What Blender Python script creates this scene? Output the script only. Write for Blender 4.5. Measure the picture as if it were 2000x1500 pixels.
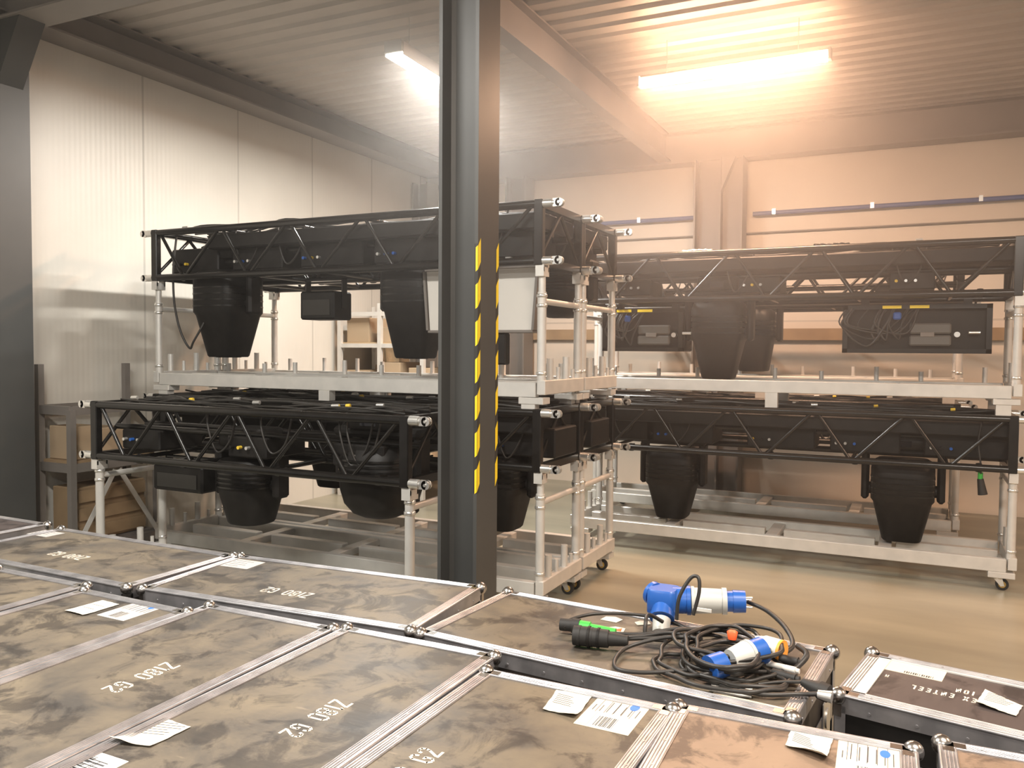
import bpy, math, random
from mathutils import Vector, Matrix
PI = math.pi
S = bpy.context.scene
COL = S.collection
for o in list(bpy.data.objects):
    bpy.data.objects.remove(o)

# ------------------------------------------------------------------ camera
cam_d = bpy.data.cameras.new('camera')
cam_d.sensor_fit = 'HORIZONTAL'
cam_d.sensor_width = 36.0
cam_d.lens = 1613.6 / 2000 * 36.0
cam_d.clip_end = 100
cam = bpy.data.objects.new('camera', cam_d)
R = Matrix(((0.9004168, -0.0242265, 0.4343531),
            (0.4349675, 0.0334590, -0.8998243),
            (0.0072665, 0.9991464, 0.0406648)))
cam.matrix_world = Matrix.Translation((0, 0, 1.8)) @ R.to_4x4()
COL.objects.link(cam)
S.camera = cam

# ------------------------------------------------------------------ world + exposure
S.view_settings.view_transform = 'Standard'
S.view_settings.look = 'None'
S.view_settings.exposure = 0.68
S.view_settings.gamma = 1.0
S.view_settings.use_curve_mapping = False
W = bpy.data.worlds.new('world')
S.world = W
W.use_nodes = True
W.node_tree.nodes['Background'].inputs[0].default_value = (1.0, 0.93, 0.85, 1)
W.node_tree.nodes['Background'].inputs[1].default_value = 0.22
S.cycles.max_bounces = 6
S.cycles.use_denoising = True
S.cycles.sample_clamp_indirect = 4.0
random.seed(7)


# ------------------------------------------------------------------ materials
def mat(name, col, rough=0.6, metal=0.0, noise=None, bump=0.0, emis=None, spec=0.5):
    """noise = (scale, colour2, lo, hi[, stretch])"""
    m = bpy.data.materials.new(name)
    m.use_nodes = True
    nt = m.node_tree
    b = nt.nodes['Principled BSDF']
    b.inputs['Base Color'].default_value = (*col, 1)
    b.inputs['Roughness'].default_value = rough
    b.inputs['Metallic'].default_value = metal
    b.inputs['Specular IOR Level'].default_value = spec
    if emis:
        b.inputs['Emission Color'].default_value = (*emis[0], 1)
        b.inputs['Emission Strength'].default_value = emis[1]
    if noise or bump:
        tc = nt.nodes.new('ShaderNodeTexCoord')
        mp = nt.nodes.new('ShaderNodeMapping')
        nz = nt.nodes.new('ShaderNodeTexNoise')
        nt.links.new(tc.outputs['Object'], mp.inputs[0])
        nt.links.new(mp.outputs[0], nz.inputs['Vector'])
        nz.inputs['Detail'].default_value = 5
        nz.inputs['Scale'].default_value = noise[0] if noise else 30
        if noise and len(noise) > 4:
            mp.inputs['Scale'].default_value = noise[4]
        if noise:
            cr = nt.nodes.new('ShaderNodeValToRGB')
            cr.color_ramp.elements[0].position = noise[2]
            cr.color_ramp.elements[1].position = noise[3]
            cr.color_ramp.elements[0].color = (*col, 1)
            cr.color_ramp.elements[1].color = (*noise[1], 1)
            nt.links.new(nz.outputs['Fac'], cr.inputs[0])
            nt.links.new(cr.outputs[0], b.inputs['Base Color'])
        if bump:
            bp = nt.nodes.new('ShaderNodeBump')
            bp.inputs['Strength'].default_value = bump
            bp.inputs['Distance'].default_value = 0.01
            nt.links.new(nz.outputs['Fac'], bp.inputs['Height'])
            nt.links.new(bp.outputs[0], b.inputs['Normal'])
    return m


def lid_material(name, c_dark, c_mid, c_dust):
    m = bpy.data.materials.new(name)
    m.use_nodes = True
    nt = m.node_tree
    N, L = nt.nodes, nt.links
    b = N['Principled BSDF']
    tc = N.new('ShaderNodeTexCoord')
    oi = N.new('ShaderNodeObjectInfo')
    add = N.new('ShaderNodeVectorMath'); add.operation = 'MULTIPLY_ADD'
    add.inputs[1].default_value = (1, 1, 1)
    cmb = N.new('ShaderNodeCombineXYZ')
    mul = N.new('ShaderNodeMath'); mul.operation = 'MULTIPLY'; mul.inputs[1].default_value = 37
    L.new(oi.outputs['Random'], mul.inputs[0])
    L.new(mul.outputs[0], cmb.inputs[0]); L.new(mul.outputs[0], cmb.inputs[1])
    L.new(tc.outputs['Object'], add.inputs[0]); L.new(cmb.outputs[0], add.inputs[2])
    n1 = N.new('ShaderNodeTexNoise'); n1.inputs['Scale'].default_value = 4.2; n1.inputs['Detail'].default_value = 10
    n1.inputs['Roughness'].default_value = 0.62
    n1.inputs['Distortion'].default_value = 0.35
    n2 = N.new('ShaderNodeTexNoise'); n2.inputs['Scale'].default_value = 6.5; n2.inputs['Detail'].default_value = 9
    n2.inputs['Roughness'].default_value = 0.66
    n2.inputs['Distortion'].default_value = 0.6
    n3 = N.new('ShaderNodeTexNoise'); n3.inputs['Scale'].default_value = 55; n3.inputs['Detail'].default_value = 4
    mp = N.new('ShaderNodeMapping'); mp.inputs['Scale'].default_value = (1, 0.22, 1)
    L.new(add.outputs[0], n1.inputs['Vector']); L.new(add.outputs[0], mp.inputs[0])
    L.new(add.outputs[0], n2.inputs['Vector']); L.new(mp.outputs[0], n3.inputs['Vector'])
    r1 = N.new('ShaderNodeValToRGB')
    r1.color_ramp.elements[0].position = 0.36; r1.color_ramp.elements[0].color = (*c_dark, 1)
    r1.color_ramp.elements[1].position = 0.68; r1.color_ramp.elements[1].color = (*c_dust, 1)
    e = r1.color_ramp.elements.new(0.5); e.color = (*c_mid, 1)
    L.new(n1.outputs['Fac'], r1.inputs[0])
    r2 = N.new('ShaderNodeValToRGB')
    r2.color_ramp.elements[0].position = 0.41; r2.color_ramp.elements[0].color = (0.40, 0.39, 0.40, 1)
    r2.color_ramp.elements[1].position = 0.50; r2.color_ramp.elements[1].color = (1, 1, 1, 1)
    L.new(n2.outputs['Fac'], r2.inputs[0])
    mx = N.new('ShaderNodeMix'); mx.data_type = 'RGBA'; mx.blend_type = 'MULTIPLY'
    mx.inputs[0].default_value = 1
    L.new(r1.outputs[0], mx.inputs[6]); L.new(r2.outputs[0], mx.inputs[7])
    r3 = N.new('ShaderNodeValToRGB')
    r3.color_ramp.elements[0].position = 0.68; r3.color_ramp.elements[0].color = (0, 0, 0, 1)
    r3.color_ramp.elements[1].position = 0.80; r3.color_ramp.elements[1].color = (0.5, 0.5, 0.5, 1)
    L.new(n3.outputs['Fac'], r3.inputs[0])
    mx2 = N.new('ShaderNodeMix'); mx2.data_type = 'RGBA'
    L.new(r3.outputs[0], mx2.inputs[0]); L.new(mx.outputs[2], mx2.inputs[6])
    mx2.inputs[7].default_value = (*[min(1, c * 1.6) for c in c_dust], 1)
    L.new(mx2.outputs[2], b.inputs['Base Color'])
    rr = N.new('ShaderNodeMapRange'); rr.inputs[3].default_value = 0.38; rr.inputs[4].default_value = 0.7
    L.new(n1.outputs['Fac'], rr.inputs[0]); L.new(rr.outputs[0], b.inputs['Roughness'])
    bp = N.new('ShaderNodeBump'); bp.inputs['Strength'].default_value = 0.25; bp.inputs['Distance'].default_value = 0.004
    L.new(n3.outputs['Fac'], bp.inputs['Height']); L.new(bp.outputs[0], b.inputs['Normal'])
    return m


def wall_material(name, col, axis, rib=0.055, seam=1.2, off=0.0, ribdepth=0.3):
    """insulated panel: fine ribs plus wide joints along one axis"""
    m = bpy.data.materials.new(name)
    m.use_nodes = True
    nt = m.node_tree
    N, L = nt.nodes, nt.links
    b = N['Principled BSDF']
    b.inputs['Roughness'].default_value = 0.42
    g = N.new('ShaderNodeNewGeometry')
    sp = N.new('ShaderNodeSeparateXYZ')
    L.new(g.outputs['Position'], sp.inputs[0])
    src = sp.outputs[axis]
    # ribs
    w = N.new('ShaderNodeMath'); w.operation = 'MULTIPLY'; w.inputs[1].default_value = 2 * PI / rib
    L.new(src, w.inputs[0])
    sn = N.new('ShaderNodeMath'); sn.operation = 'SINE'; L.new(w.outputs[0], sn.inputs[0])
    bp = N.new('ShaderNodeBump'); bp.inputs['Strength'].default_value = ribdepth; bp.inputs['Distance'].default_value = 0.003
    L.new(sn.outputs[0], bp.inputs['Height'])
    L.new(bp.outputs[0], b.inputs['Normal'])
    # seams
    a = N.new('ShaderNodeMath'); a.operation = 'ADD'; a.inputs[1].default_value = -off + 100 * seam
    L.new(src, a.inputs[0])
    md = N.new('ShaderNodeMath'); md.operation = 'MODULO'; md.inputs[1].default_value = seam
    L.new(a.outputs[0], md.inputs[0])
    lt = N.new('ShaderNodeMath'); lt.operation = 'LESS_THAN'; lt.inputs[1].default_value = 0.022
    L.new(md.outputs[0], lt.inputs[0])
    nz = N.new('ShaderNodeTexNoise'); nz.inputs['Scale'].default_value = 1.3; nz.inputs['Detail'].default_value = 6
    L.new(g.outputs['Position'], nz.inputs['Vector'])
    cr = N.new('ShaderNodeValToRGB')
    cr.color_ramp.elements[0].position = 0.3; cr.color_ramp.elements[0].color = (*[c * 0.9 for c in col], 1)
    cr.color_ramp.elements[1].position = 0.7; cr.color_ramp.elements[1].color = (*col, 1)
    L.new(nz.outputs['Fac'], cr.inputs[0])
    mx = N.new('ShaderNodeMix'); mx.data_type = 'RGBA'
    L.new(lt.outputs[0], mx.inputs[0]); L.new(cr.outputs[0], mx.inputs[6])
    mx.inputs[7].default_value = (*[c * 0.72 for c in col], 1)
    L.new(mx.outputs[2], b.inputs['Base Color'])
    return m


M = {}
M['lid'] = lid_material('worn_hex_plywood', (0.060, 0.053, 0.046), (0.110, 0.090, 0.066), (0.155, 0.125, 0.084))
M['lid_brown'] = lid_material('brown_plywood', (0.17, 0.118, 0.082), (0.20, 0.138, 0.095), (0.235, 0.162, 0.11))
M['lid_dark'] = lid_material('dark_plum_plywood', (0.055, 0.042, 0.040), (0.06, 0.046, 0.043), (0.075, 0.057, 0.052))
M['alu_edge'] = mat('brushed_aluminium', (0.36, 0.355, 0.37), 0.34, 0.8, (14, (0.52, 0.51, 0.525), 0.35, 0.65, (1, 1, 1)), 0.05)
M['alu'] = mat('mill_aluminium', (0.62, 0.61, 0.58), 0.42, 0.35, (9, (0.72, 0.70, 0.66), 0.3, 0.7), 0.04)
M['zinc'] = mat('zinc_plated_steel', (0.78, 0.77, 0.74), 0.28, 0.8)
M['ball'] = mat('pressed_steel_corner', (0.50, 0.48, 0.46), 0.25, 1.0)
M['case_side'] = mat('case_side_laminate', (0.045, 0.036, 0.030), 0.5)
M['black'] = mat('black_powder_coat', (0.006, 0.0055, 0.005), 0.24, 0.0, (20, (0.010, 0.009, 0.0085), 0.4, 0.7), spec=0.5)
M['plastic'] = mat('black_plastic', (0.008, 0.0072, 0.0068), 0.5, 0.0, (14, (0.013, 0.0115, 0.0105), 0.4, 0.7), spec=0.28)
M['grey_plastic'] = mat('dark_grey_plastic', (0.10, 0.098, 0.092), 0.5)
M['rubber'] = mat('black_rubber', (0.016, 0.015, 0.014), 0.6)
M['lens'] = mat('dark_glass_lens', (0.01, 0.01, 0.012), 0.08)
M['panel_white'] = mat('white_diffuser_panel', (0.62, 0.60, 0.56), 0.5)
M['column'] = mat('anthracite_paint', (0.050, 0.051, 0.050), 0.46, 0.0, (2.2, (0.064, 0.064, 0.061), 0.35, 0.7), 0.02)
M['steel_light'] = mat('grey_steel_paint', (0.16, 0.145, 0.13), 0.5, 0.0, (2, (0.19, 0.17, 0.155), 0.3, 0.7))
M['beam'] = mat('brown_grey_primer', (0.20, 0.18, 0.165), 0.5, 0.0, (2, (0.25, 0.225, 0.205), 0.3, 0.7))
M['tape_y'] = mat('yellow_tape', (0.85, 0.62, 0.02), 0.4)
M['tape_k'] = mat('black_tape', (0.028, 0.027, 0.025), 0.45)
M['deck'] = mat('galvanised_deck', (0.42, 0.385, 0.35), 0.5, 0.25, (3, (0.47, 0.43, 0.39), 0.3, 0.7), 0.02)
M['wall_l'] = wall_material('left_wall_panel', (0.66, 0.63, 0.57), 1, 0.05, 1.2, 5.46, 0.12)
M['wall_b'] = wall_material('back_wall_panel', (0.66, 0.58, 0.49), 2, 0.3, 1.1, 3.27, 0.05)
M['floor'] = mat('sealed_concrete', (0.20, 0.185, 0.14), 0.32, 0.0, (1.3, (0.34, 0.315, 0.235), 0.3, 0.7, (0.35, 1.6, 1)), 0.03)
M['paper'] = mat('cream_paper', (0.60, 0.56, 0.47), 0.7)
M['sticker'] = mat('grey_sticker', (0.45, 0.43, 0.41), 0.5)
M['sticker_w'] = mat('white_sticker', (0.70, 0.66, 0.60), 0.5)
M['sticker_p'] = mat('cream_shipping_sticker', (0.66, 0.56, 0.45), 0.5)
M['ink'] = mat('print_ink', (0.05, 0.05, 0.055), 0.6)
M['ink_blue'] = mat('blue_ink', (0.03, 0.15, 0.55), 0.5)
M['stencil'] = mat('stencil_paint', (0.70, 0.62, 0.52), 0.6)
M['blue'] = mat('blue_plug_plastic', (0.015, 0.095, 0.38), 0.35)
M['grey_plug'] = mat('light_grey_plug_plastic', (0.48, 0.48, 0.45), 0.4)
M['green'] = mat('green_connector', (0.05, 0.42, 0.06), 0.4)
M['cable'] = mat('black_cable', (0.022, 0.020, 0.018), 0.45)
M['red'] = mat('red_print', (0.85, 0.12, 0.03), 0.5)
M['yellow'] = mat('yellow_tag', (0.80, 0.55, 0.05), 0.5)
M['orange'] = mat('orange_tag', (0.85, 0.33, 0.04), 0.5)
M['wood'] = mat('raw_timber', (0.42, 0.30, 0.17), 0.7, 0.0, (5, (0.52, 0.38, 0.23), 0.3, 0.7, (0.3, 3, 3)))
M['wood_d'] = mat('brown_board', (0.24, 0.16, 0.09), 0.7, 0.0, (4, (0.33, 0.23, 0.13), 0.3, 0.7))
M['carton'] = mat('cardboard', (0.42, 0.31, 0.20), 0.8)
M['blue_pipe'] = mat('blue_rail_paint', (0.07, 0.11, 0.27), 0.4)
M['brass'] = mat('ochre_wheel', (0.35, 0.22, 0.05), 0.5)
M['lamp_cold'] = mat('tube_diffuser_neutral', (0.9, 0.9, 0.9), 0.5, emis=((1.0, 0.95, 0.86), 22))
M['lamp_warm'] = mat('tube_diffuser_warm', (0.9, 0.85, 0.8), 0.5, emis=((1.0, 0.60, 0.37), 72))
M['lamp_soft'] = mat('tube_diffuser_soft', (0.9, 0.85, 0.8), 0.5, emis=((1.0, 0.80, 0.62), 20))
M['lamp_body'] = mat('lamp_housing', (0.55, 0.53, 0.5), 0.5)


# ------------------------------------------------------------------ mesh builder
class MB:
    def __init__(s):
        s.v, s.f, s.sm = [], [], []

    def add(s, vs, fs, smooth=False):
        n = len(s.v)
        s.v += [tuple(p) for p in vs]
        s.f += [tuple(i + n for i in f) for f in fs]
        s.sm += [smooth] * len(fs)
        return s

    def box(s, x0, x1, y0, y1, z0, z1, bev=0.0, rot=None):
        if bev <= 0:
            vs = [Vector((x, y, z)) for z in (z0, z1) for x, y in ((x0, y0), (x1, y0), (x1, y1), (x0, y1))]
            fs = [(3, 2, 1, 0), (4, 5, 6, 7), (0, 1, 5, 4), (1, 2, 6, 5), (2, 3, 7, 6), (3, 0, 4, 7)]
        else:
            b = min(bev, (x1 - x0) / 2.1, (y1 - y0) / 2.1, (z1 - z0) / 2.1)

            def ring(z, i):
                return [(x0 + b * i, y0 + b, z), (x0 + b, y0 + b * i, z), (x1 - b, y0 + b * i, z), (x1 - b * i, y0 + b, z),
                        (x1 - b * i, y1 - b, z), (x1 - b, y1 - b * i, z), (x0 + b, y1 - b * i, z), (x0 + b * i, y1 - b, z)]
            vs = [Vector(p) for p in ring(z0, 1) + ring(z0 + b, 0) + ring(z1 - b, 0) + ring(z1, 1)]
            fs = [tuple(range(7, -1, -1)), tuple(range(24, 32))]
            for k in range(3):
                for i in range(8):
                    j = (i + 1) % 8
                    fs.append((k * 8 + i, k * 8 + j, k * 8 + 8 + j, k * 8 + 8 + i))
        if rot:
            vs = [rot @ p for p in vs]
        return s.add(vs, fs)

    def bar(s, a, b, w, h, up=(0, 0, 1)):
        """rectangular bar from a to b"""
        a, b = Vector(a), Vector(b)
        d = (b - a).normalized()
        up = Vector(up)
        if abs(d.dot(up)) > 0.98:
            up = Vector((0, 1, 0))
        r = d.cross(up).normalized(); u = r.cross(d)
        vs = []
        for p in (a, b):
            for i, j in ((-1, -1), (1, -1), (1, 1), (-1, 1)):
                vs.append(p + r * (i * w / 2) + u * (j * h / 2))
        return s.add(vs, [(3, 2, 1, 0), (4, 5, 6, 7), (0, 1, 5, 4), (1, 2, 6, 5), (2, 3, 7, 6), (3, 0, 4, 7)])

    def cyl(s, a, b, r, r2=None, n=12, caps=True):
        a, b = Vector(a), Vector(b)
        r2 = r if r2 is None else r2
        d = (b - a).normalized()
        t = Vector((0, 0, 1)) if abs(d.z) < 0.9 else Vector((1, 0, 0))
        u = d.cross(t).normalized(); w = d.cross(u)
        vs = []
        for p, q in ((a, r), (b, r2)):
            for i in range(n):
                an = 2 * PI * i / n
                vs.append(p + (u * math.cos(an) + w * math.sin(an)) * q)
        s.add(vs, [(i, n + i, n + (i + 1) % n, (i + 1) % n) for i in range(n)], True)
        if caps:
            s.add(vs[:n], [tuple(range(n))])
            s.add(vs[n:], [tuple(range(n - 1, -1, -1))])
        return s

    def lathe(s, prof, c=(0, 0, 0), axis='z', n=20, rot=None):
        """prof list of (r, h)"""
        vs = []
        for r, h in prof:
            for i in range(n):
                an = 2 * PI * i / n
                x, y = r * math.cos(an), r * math.sin(an)
                p = Vector((x, y, h)) if axis == 'z' else (Vector((h, x, y)) if axis == 'x' else Vector((x, h, y)))
                if rot: p = rot @ p
                vs.append(p + Vector(c))
        fs = []
        for k in range(len(prof) - 1):
            for i in range(n):
                j = (i + 1) % n
                fs.append((k * n + i, k * n + j, k * n + n + j, k * n + n + i))
        s.add(vs, fs, True)
        s.add(vs[:n], [tuple(range(n - 1, -1, -1))]); s.add(vs[-n:], [tuple(range(n))])
        return s

    def loft(s, secs, n=24, e=4.0, c=(0, 0, 0), rot=None):
        """secs: (z, half_x, half_y) superellipse sections"""
        vs = []
        for z, hx, hy in secs:
            for i in range(n):
                an = 2 * PI * i / n
                ca, sa = math.cos(an), math.sin(an)
                p = Vector((hx * math.copysign(abs(ca) ** (2 / e), ca), hy * math.copysign(abs(sa) ** (2 / e), sa), z))
                if rot: p = rot @ p
                vs.append(p + Vector(c))
        fs = []
        for k in range(len(secs) - 1):
            for i in range(n):
                j = (i + 1) % n
                fs.append((k * n + i, k * n + j, k * n + n + j, k * n + n + i))
        s.add(vs, fs, True)
        s.add(vs[:n], [tuple(range(n - 1, -1, -1))]); s.add(vs[-n:], [tuple(range(n))])
        return s

    def tube(s, pts, r, n=8, closed=False):
        pts = [Vector(p) for p in pts]
        m = len(pts)
        vs = []
        pu = None
        for k in range(m):
            if closed:
                d = (pts[(k + 1) % m] - pts[k - 1]).normalized()
            else:
                d = (pts[min(k + 1, m - 1)] - pts[max(k - 1, 0)]).normalized()
            if pu is None:
                t = Vector((0, 0, 1)) if abs(d.z) < 0.9 else Vector((1, 0, 0))
                u = d.cross(t).normalized()
            else:
                u = (pu - d * pu.dot(d)).normalized()
            pu = u
            w = d.cross(u)
            for i in range(n):
                an = 2 * PI * i / n
                vs.append(pts[k] + (u * math.cos(an) + w * math.sin(an)) * r)
        fs = []
        for k in range(m if closed else m - 1):
            a0, b0 = k * n, ((k + 1) % m) * n
            for i in range(n):
                j = (i + 1) % n
                fs.append((a0 + i, b0 + i, b0 + j, a0 + j))
        s.add(vs, fs, True)
        if not closed:
            s.add(vs[:n], [tuple(range(n))]); s.add(vs[-n:], [tuple(range(n - 1, -1, -1))])
        return s

    def sphere(s, c, r, n=12, m=8, sq=(1, 1, 1)):
        prof = [(max(1e-4, r * math.sin(PI * k / m)), -r * math.cos(PI * k / m)) for k in range(m + 1)]
        vs = []
        for rr, h in prof:
            for i in range(n):
                an = 2 * PI * i / n
                vs.append(Vector((c[0] + rr * math.cos(an) * sq[0], c[1] + rr * math.sin(an) * sq[1], c[2] + h * sq[2])))
        fs = []
        for k in range(m):
            for i in range(n):
                j = (i + 1) % n
                fs.append((k * n + i, k * n + j, k * n + n + j, k * n + n + i))
        return s.add(vs, fs, True)

    def prism(s, poly, z0, z1, rot=None):
        n = len(poly)
        vs = [Vector((x, y, z)) for z in (z0, z1) for x, y in poly]
        if rot: vs = [rot @ p for p in vs]
        return s.add(vs, [tuple(range(n - 1, -1, -1)), tuple(range(n, 2 * n))] + [(i, (i + 1) % n, n + (i + 1) % n, n + i) for i in range(n)])

    def build(s, name, m, parent=None, loc=None):
        me = bpy.data.meshes.new(name)
        me.from_pydata(s.v, [], s.f)
        me.polygons.foreach_set('use_smooth', s.sm)
        me.materials.append(m)
        me.update()
        o = bpy.data.objects.new(name, me)
        COL.objects.link(o)
        if loc: o.location = loc
        if parent: o.parent = parent
        return o


def spline(pts, k=8, closed=False):
    pts = [Vector(p) for p in pts]
    n = len(pts)
    out = []
    rng = range(n) if closed else range(n - 1)
    for i in rng:
        if closed:
            p0, p1, p2, p3 = pts[i - 1], pts[i], pts[(i + 1) % n], pts[(i + 2) % n]
        else:
            p0, p1, p2, p3 = pts[max(i - 1, 0)], pts[i], pts[i + 1], pts[min(i + 2, n - 1)]
        for j in range(k):
            t = j / k
            out.append(0.5 * ((2 * p1) + (p2 - p0) * t + (2 * p0 - 5 * p1 + 4 * p2 - p3) * t * t + (3 * p1 - p0 - 3 * p2 + p3) * t ** 3))
    if not closed: out.append(pts[-1])
    return out


def empty(name, loc=(0, 0, 0), rz=0.0):
    o = bpy.data.objects.new(name, None)
    o.empty_display_size = 0.1
    o.location = loc
    o.rotation_euler = (0, 0, rz)
    COL.objects.link(o)
    return o


def tag(o, label=None, cat=None, group=None, kind=None):
    if label: o['label'] = label
    if cat: o['category'] = cat
    if group: o['group'] = group
    if kind: o['kind'] = kind
    return o


def children(o):
    return [c for c in KIDS.get(o.name, [])]


def copy_tree(o, parent=None):
    c = o.copy()
    COL.objects.link(c)
    c.parent = parent
    for ch in [k for k in bpy.data.objects if k.parent == o]:
        copy_tree(ch, c)
    return c


# ------------------------------------------------------------------ stroke lettering (stencil)
GL = {
    'Z': [[(0, 1), (.62, 1)], [(.60, .93), (.02, .07)], [(0, 0), (.62, 0)]],
    '1': [[(.15, 0), (.15, 1)], [(.15, 1), (.02, .84)]],
    '8': [[(.31, .54), (.08, .66), (.08, .9), (.25, 1)], [(.37, 1), (.54, .9), (.54, .66), (.31, .54)],
          [(.31, .52), (.03, .38), (.03, .1), (.25, 0)], [(.37, 0), (.59, .1), (.59, .38), (.31, .52)]],
    '0': [[(.24, 1), (.05, .85), (.05, .15), (.24, 0)], [(.38, 1), (.57, .85), (.57, .15), (.38, 0)]],
    'G': [[(.56, .76), (.50, .95), (.36, 1)], [(.24, 1), (.05, .85), (.05, .15), (.24, 0)], [(.36, 0), (.56, .10), (.56, .42), (.36, .42)]],
    '2': [[(.04, .78), (.12, .95), (.3, 1), (.5, .95), (.57, .76), (.5, .58), (.06, .1)], [(0, 0), (.62, 0)]],
    'E': [[(.55, 1), (.05, 1), (.05, 0), (.55, 0)], [(.05, .5), (.45, .5)]],
    'L': [[(.05, 1), (.05, 0), (.55, 0)]],
    'T': [[(0, 1), (.62, 1)], [(.31, 1), (.31, 0)]],
    'N': [[(.05, 0), (.05, 1), (.57, 0), (.57, 1)]],
    'I': [[(.15, 0), (.15, 1)]],
    'X': [[(0, 0), (.6, 1)], [(.6, 0), (0, 1)]],
    'D': [[(.05, 0), (.05, 1), (.35, 1), (.57, .8), (.57, .2), (.35, 0), (.05, 0)]],
    'O': [[(.24, 1), (.05, .85), (.05, .15), (.24, 0), (.38, 0), (.57, .15), (.57, .85), (.38, 1), (.24, 1)]],
    'M': [[(.03, 0), (.03, 1), (.31, .4), (.6, 1), (.6, 0)]],
    'A': [[(0, 0), (.31, 1), (.62, 0)], [(.12, .35), (.5, .35)]],
    'C': [[(.57, .82), (.42, 1), (.24, 1), (.05, .85), (.05, .15), (.24, 0), (.42, 0), (.57, .12)]],
    'S': [[(.55, .85), (.4, 1), (.2, 1), (.06, .8), (.15, .58), (.48, .42), (.56, .2), (.4, 0), (.2, 0), (.04, .14)]],
    'R': [[(.05, 0), (.05, 1), (.4, 1), (.56, .85), (.56, .65), (.4, .5), (.05, .5)], [(.3, .5), (.58, 0)]],
    'P': [[(.05, 0), (.05, 1), (.4, 1), (.56, .85), (.56, .65), (.4, .5), (.05, .5)]],
    'V': [[(0, 1), (.31, 0), (.62, 1)]],
    'W': [[(0, 1), (.15, 0), (.31, .7), (.47, 0), (.62, 1)]],
    'K': [[(.05, 0), (.05, 1)], [(.57, 1), (.08, .48), (.57, 0)]],
    'H': [[(.05, 0), (.05, 1)], [(.57, 0), (.57, 1)], [(.05, .5), (.57, .5)]],
    'U': [[(.05, 1), (.05, .15), (.24, 0), (.38, 0), (.57, .15), (.57, 1)]],
    '5': [[(.55, 1), (.1, 1), (.07, .56), (.35, .6), (.56, .42), (.56, .15), (.38, 0), (.2, 0), (.04, .12)]],
    '/': [[(.05, 0), (.55, 1)]],
    '-': [[(.1, .5), (.5, .5)]],
}


def write(mb, text, org, rd, ud, h, wr=0.62, sw=0.13, gap=0.24, z=0.0, th=0.0006, bold=None):
    """strokes of a text line laid on a plane; rd reading direction, ud up direction, both 2-D"""
    x = 0.0
    hw = sw * h / 2
    for ch in text:
        if ch == ' ':
            x += 0.62 * h * 0.9
            continue
        for st in GL.get(ch, []):
            for (a, b) in zip(st, st[1:]):
                pa = Vector(((x + a[0] * wr / 0.62 * h * 0.62), a[1] * h)); pb = Vector(((x + b[0] * wr / 0.62 * h * 0.62), b[1] * h))
                d = (pb - pa)
                if d.length < 1e-6: continue
                d.normalize()
                nrm = Vector((-d.y, d.x))
                pa2 = pa - d * hw * 0.5; pb2 = pb + d * hw * 0.5
                q = [pa2 + nrm * hw, pa2 - nrm * hw, pb2 - nrm * hw, pb2 + nrm * hw]
                poly = [(org[0] + rd[0] * p.x + ud[0] * p.y, org[1] + rd[1] * p.x + ud[1] * p.y) for p in q]
                mb.prism(poly, z, z + th)
        x += ((0.30 if ch in '1I' else 0.62) * wr + gap) * h
    return x


def lines_block(mb, x0, y0, x1, y1, rows, z, th=0.0004, t=0.0035, seed=1, vert=False):
    rnd = random.Random(seed)
    for k in range(rows):
        f = (k + 0.5) / rows
        if vert:
            x = x0 + (x1 - x0) * f
            L = (y1 - y0) * rnd.uniform(0.4, 0.95)
            mb.box(x - t / 2, x + t / 2, y1 - L, y1, z, z + th)
        else:
            y = y0 + (y1 - y0) * f
            L = (x1 - x0) * rnd.uniform(0.4, 0.95)
            mb.box(x0, x0 + L, y - t / 2, y + t / 2, z, z + th)


def barcode(mb, x0, y0, x1, y1, n, z, seed=2, vert=True):
    rnd = random.Random(seed)
    for k in range(n):
        f = k / n
        w = rnd.choice((0.25, 0.45, 0.65)) / n
        if vert:
            mb.box(x0 + (x1 - x0) * f, x0 + (x1 - x0) * (f + w), y0, y1, z, z + 0.0004)
        else:
            mb.box(x0, x1, y0 + (y1 - y0) * f, y0 + (y1 - y0) * (f + w), z, z + 0.0004)


# ------------------------------------------------------------------ setting
WX = -6.45      # inner face of the left wall
WY = 10.6       # inner face of the back wall
ZC = 4.55       # underside of ceiling deck
mb = MB(); mb.box(-9, 7, -6, 11.2, -0.2, 0.0)
tag(mb.build('floor', M['floor']), kind='structure')
mb = MB(); mb.box(WX - 0.2, WX, 1.5, WY + 0.2, 0, ZC + 0.3)
tag(mb.build('wall_left', M['wall_l']), kind='structure')
mb = MB(); mb.box(WX, 7, WY, WY + 0.2, 0, ZC + 0.3)
tag(mb.build('wall_back', M['wall_b']), kind='structure')
# corrugated deck, ribs run along X
prof = []
y = -6.0
while y < WY:
    prof += [(y, ZC), (y + 0.09, ZC), (y + 0.12, ZC + 0.024), (y + 0.19, ZC + 0.024), (y + 0.22, ZC)]
    y += 0.22
mb = MB()
vs, fs = [], []
for (yy, zz) in prof:
    vs += [(-9, yy, zz), (7, yy, zz)]
for i in range(len(prof) - 1):
    fs.append((2 * i, 2 * i + 1, 2 * i + 3, 2 * i + 2))
mb.add(vs, fs)
mb.box(-9, 7, -6, WY + .2, ZC + 0.09, ZC + 0.2)
tag(mb.build('ceiling', M['deck']), kind='structure')


def ibeam(name, p0, p1, h, w, tf, tw, m, label=None, kind='structure'):
    """I-section lying along p0-p1, underside at z of p0"""
    mb = MB()
    a, b = Vector(p0), Vector(p1)
    up = Vector((0, 0, 1))
    mb.bar(a + up * tf / 2, b + up * tf / 2, w, tf)
    mb.bar(a + up * (h - tf / 2), b + up * (h - tf / 2), w, tf)
    mb.bar(a + up * h / 2, b + up * h / 2, tw, h - 2 * tf)
    o = mb.build(name, m)
    return tag(o, kind=kind)


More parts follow.
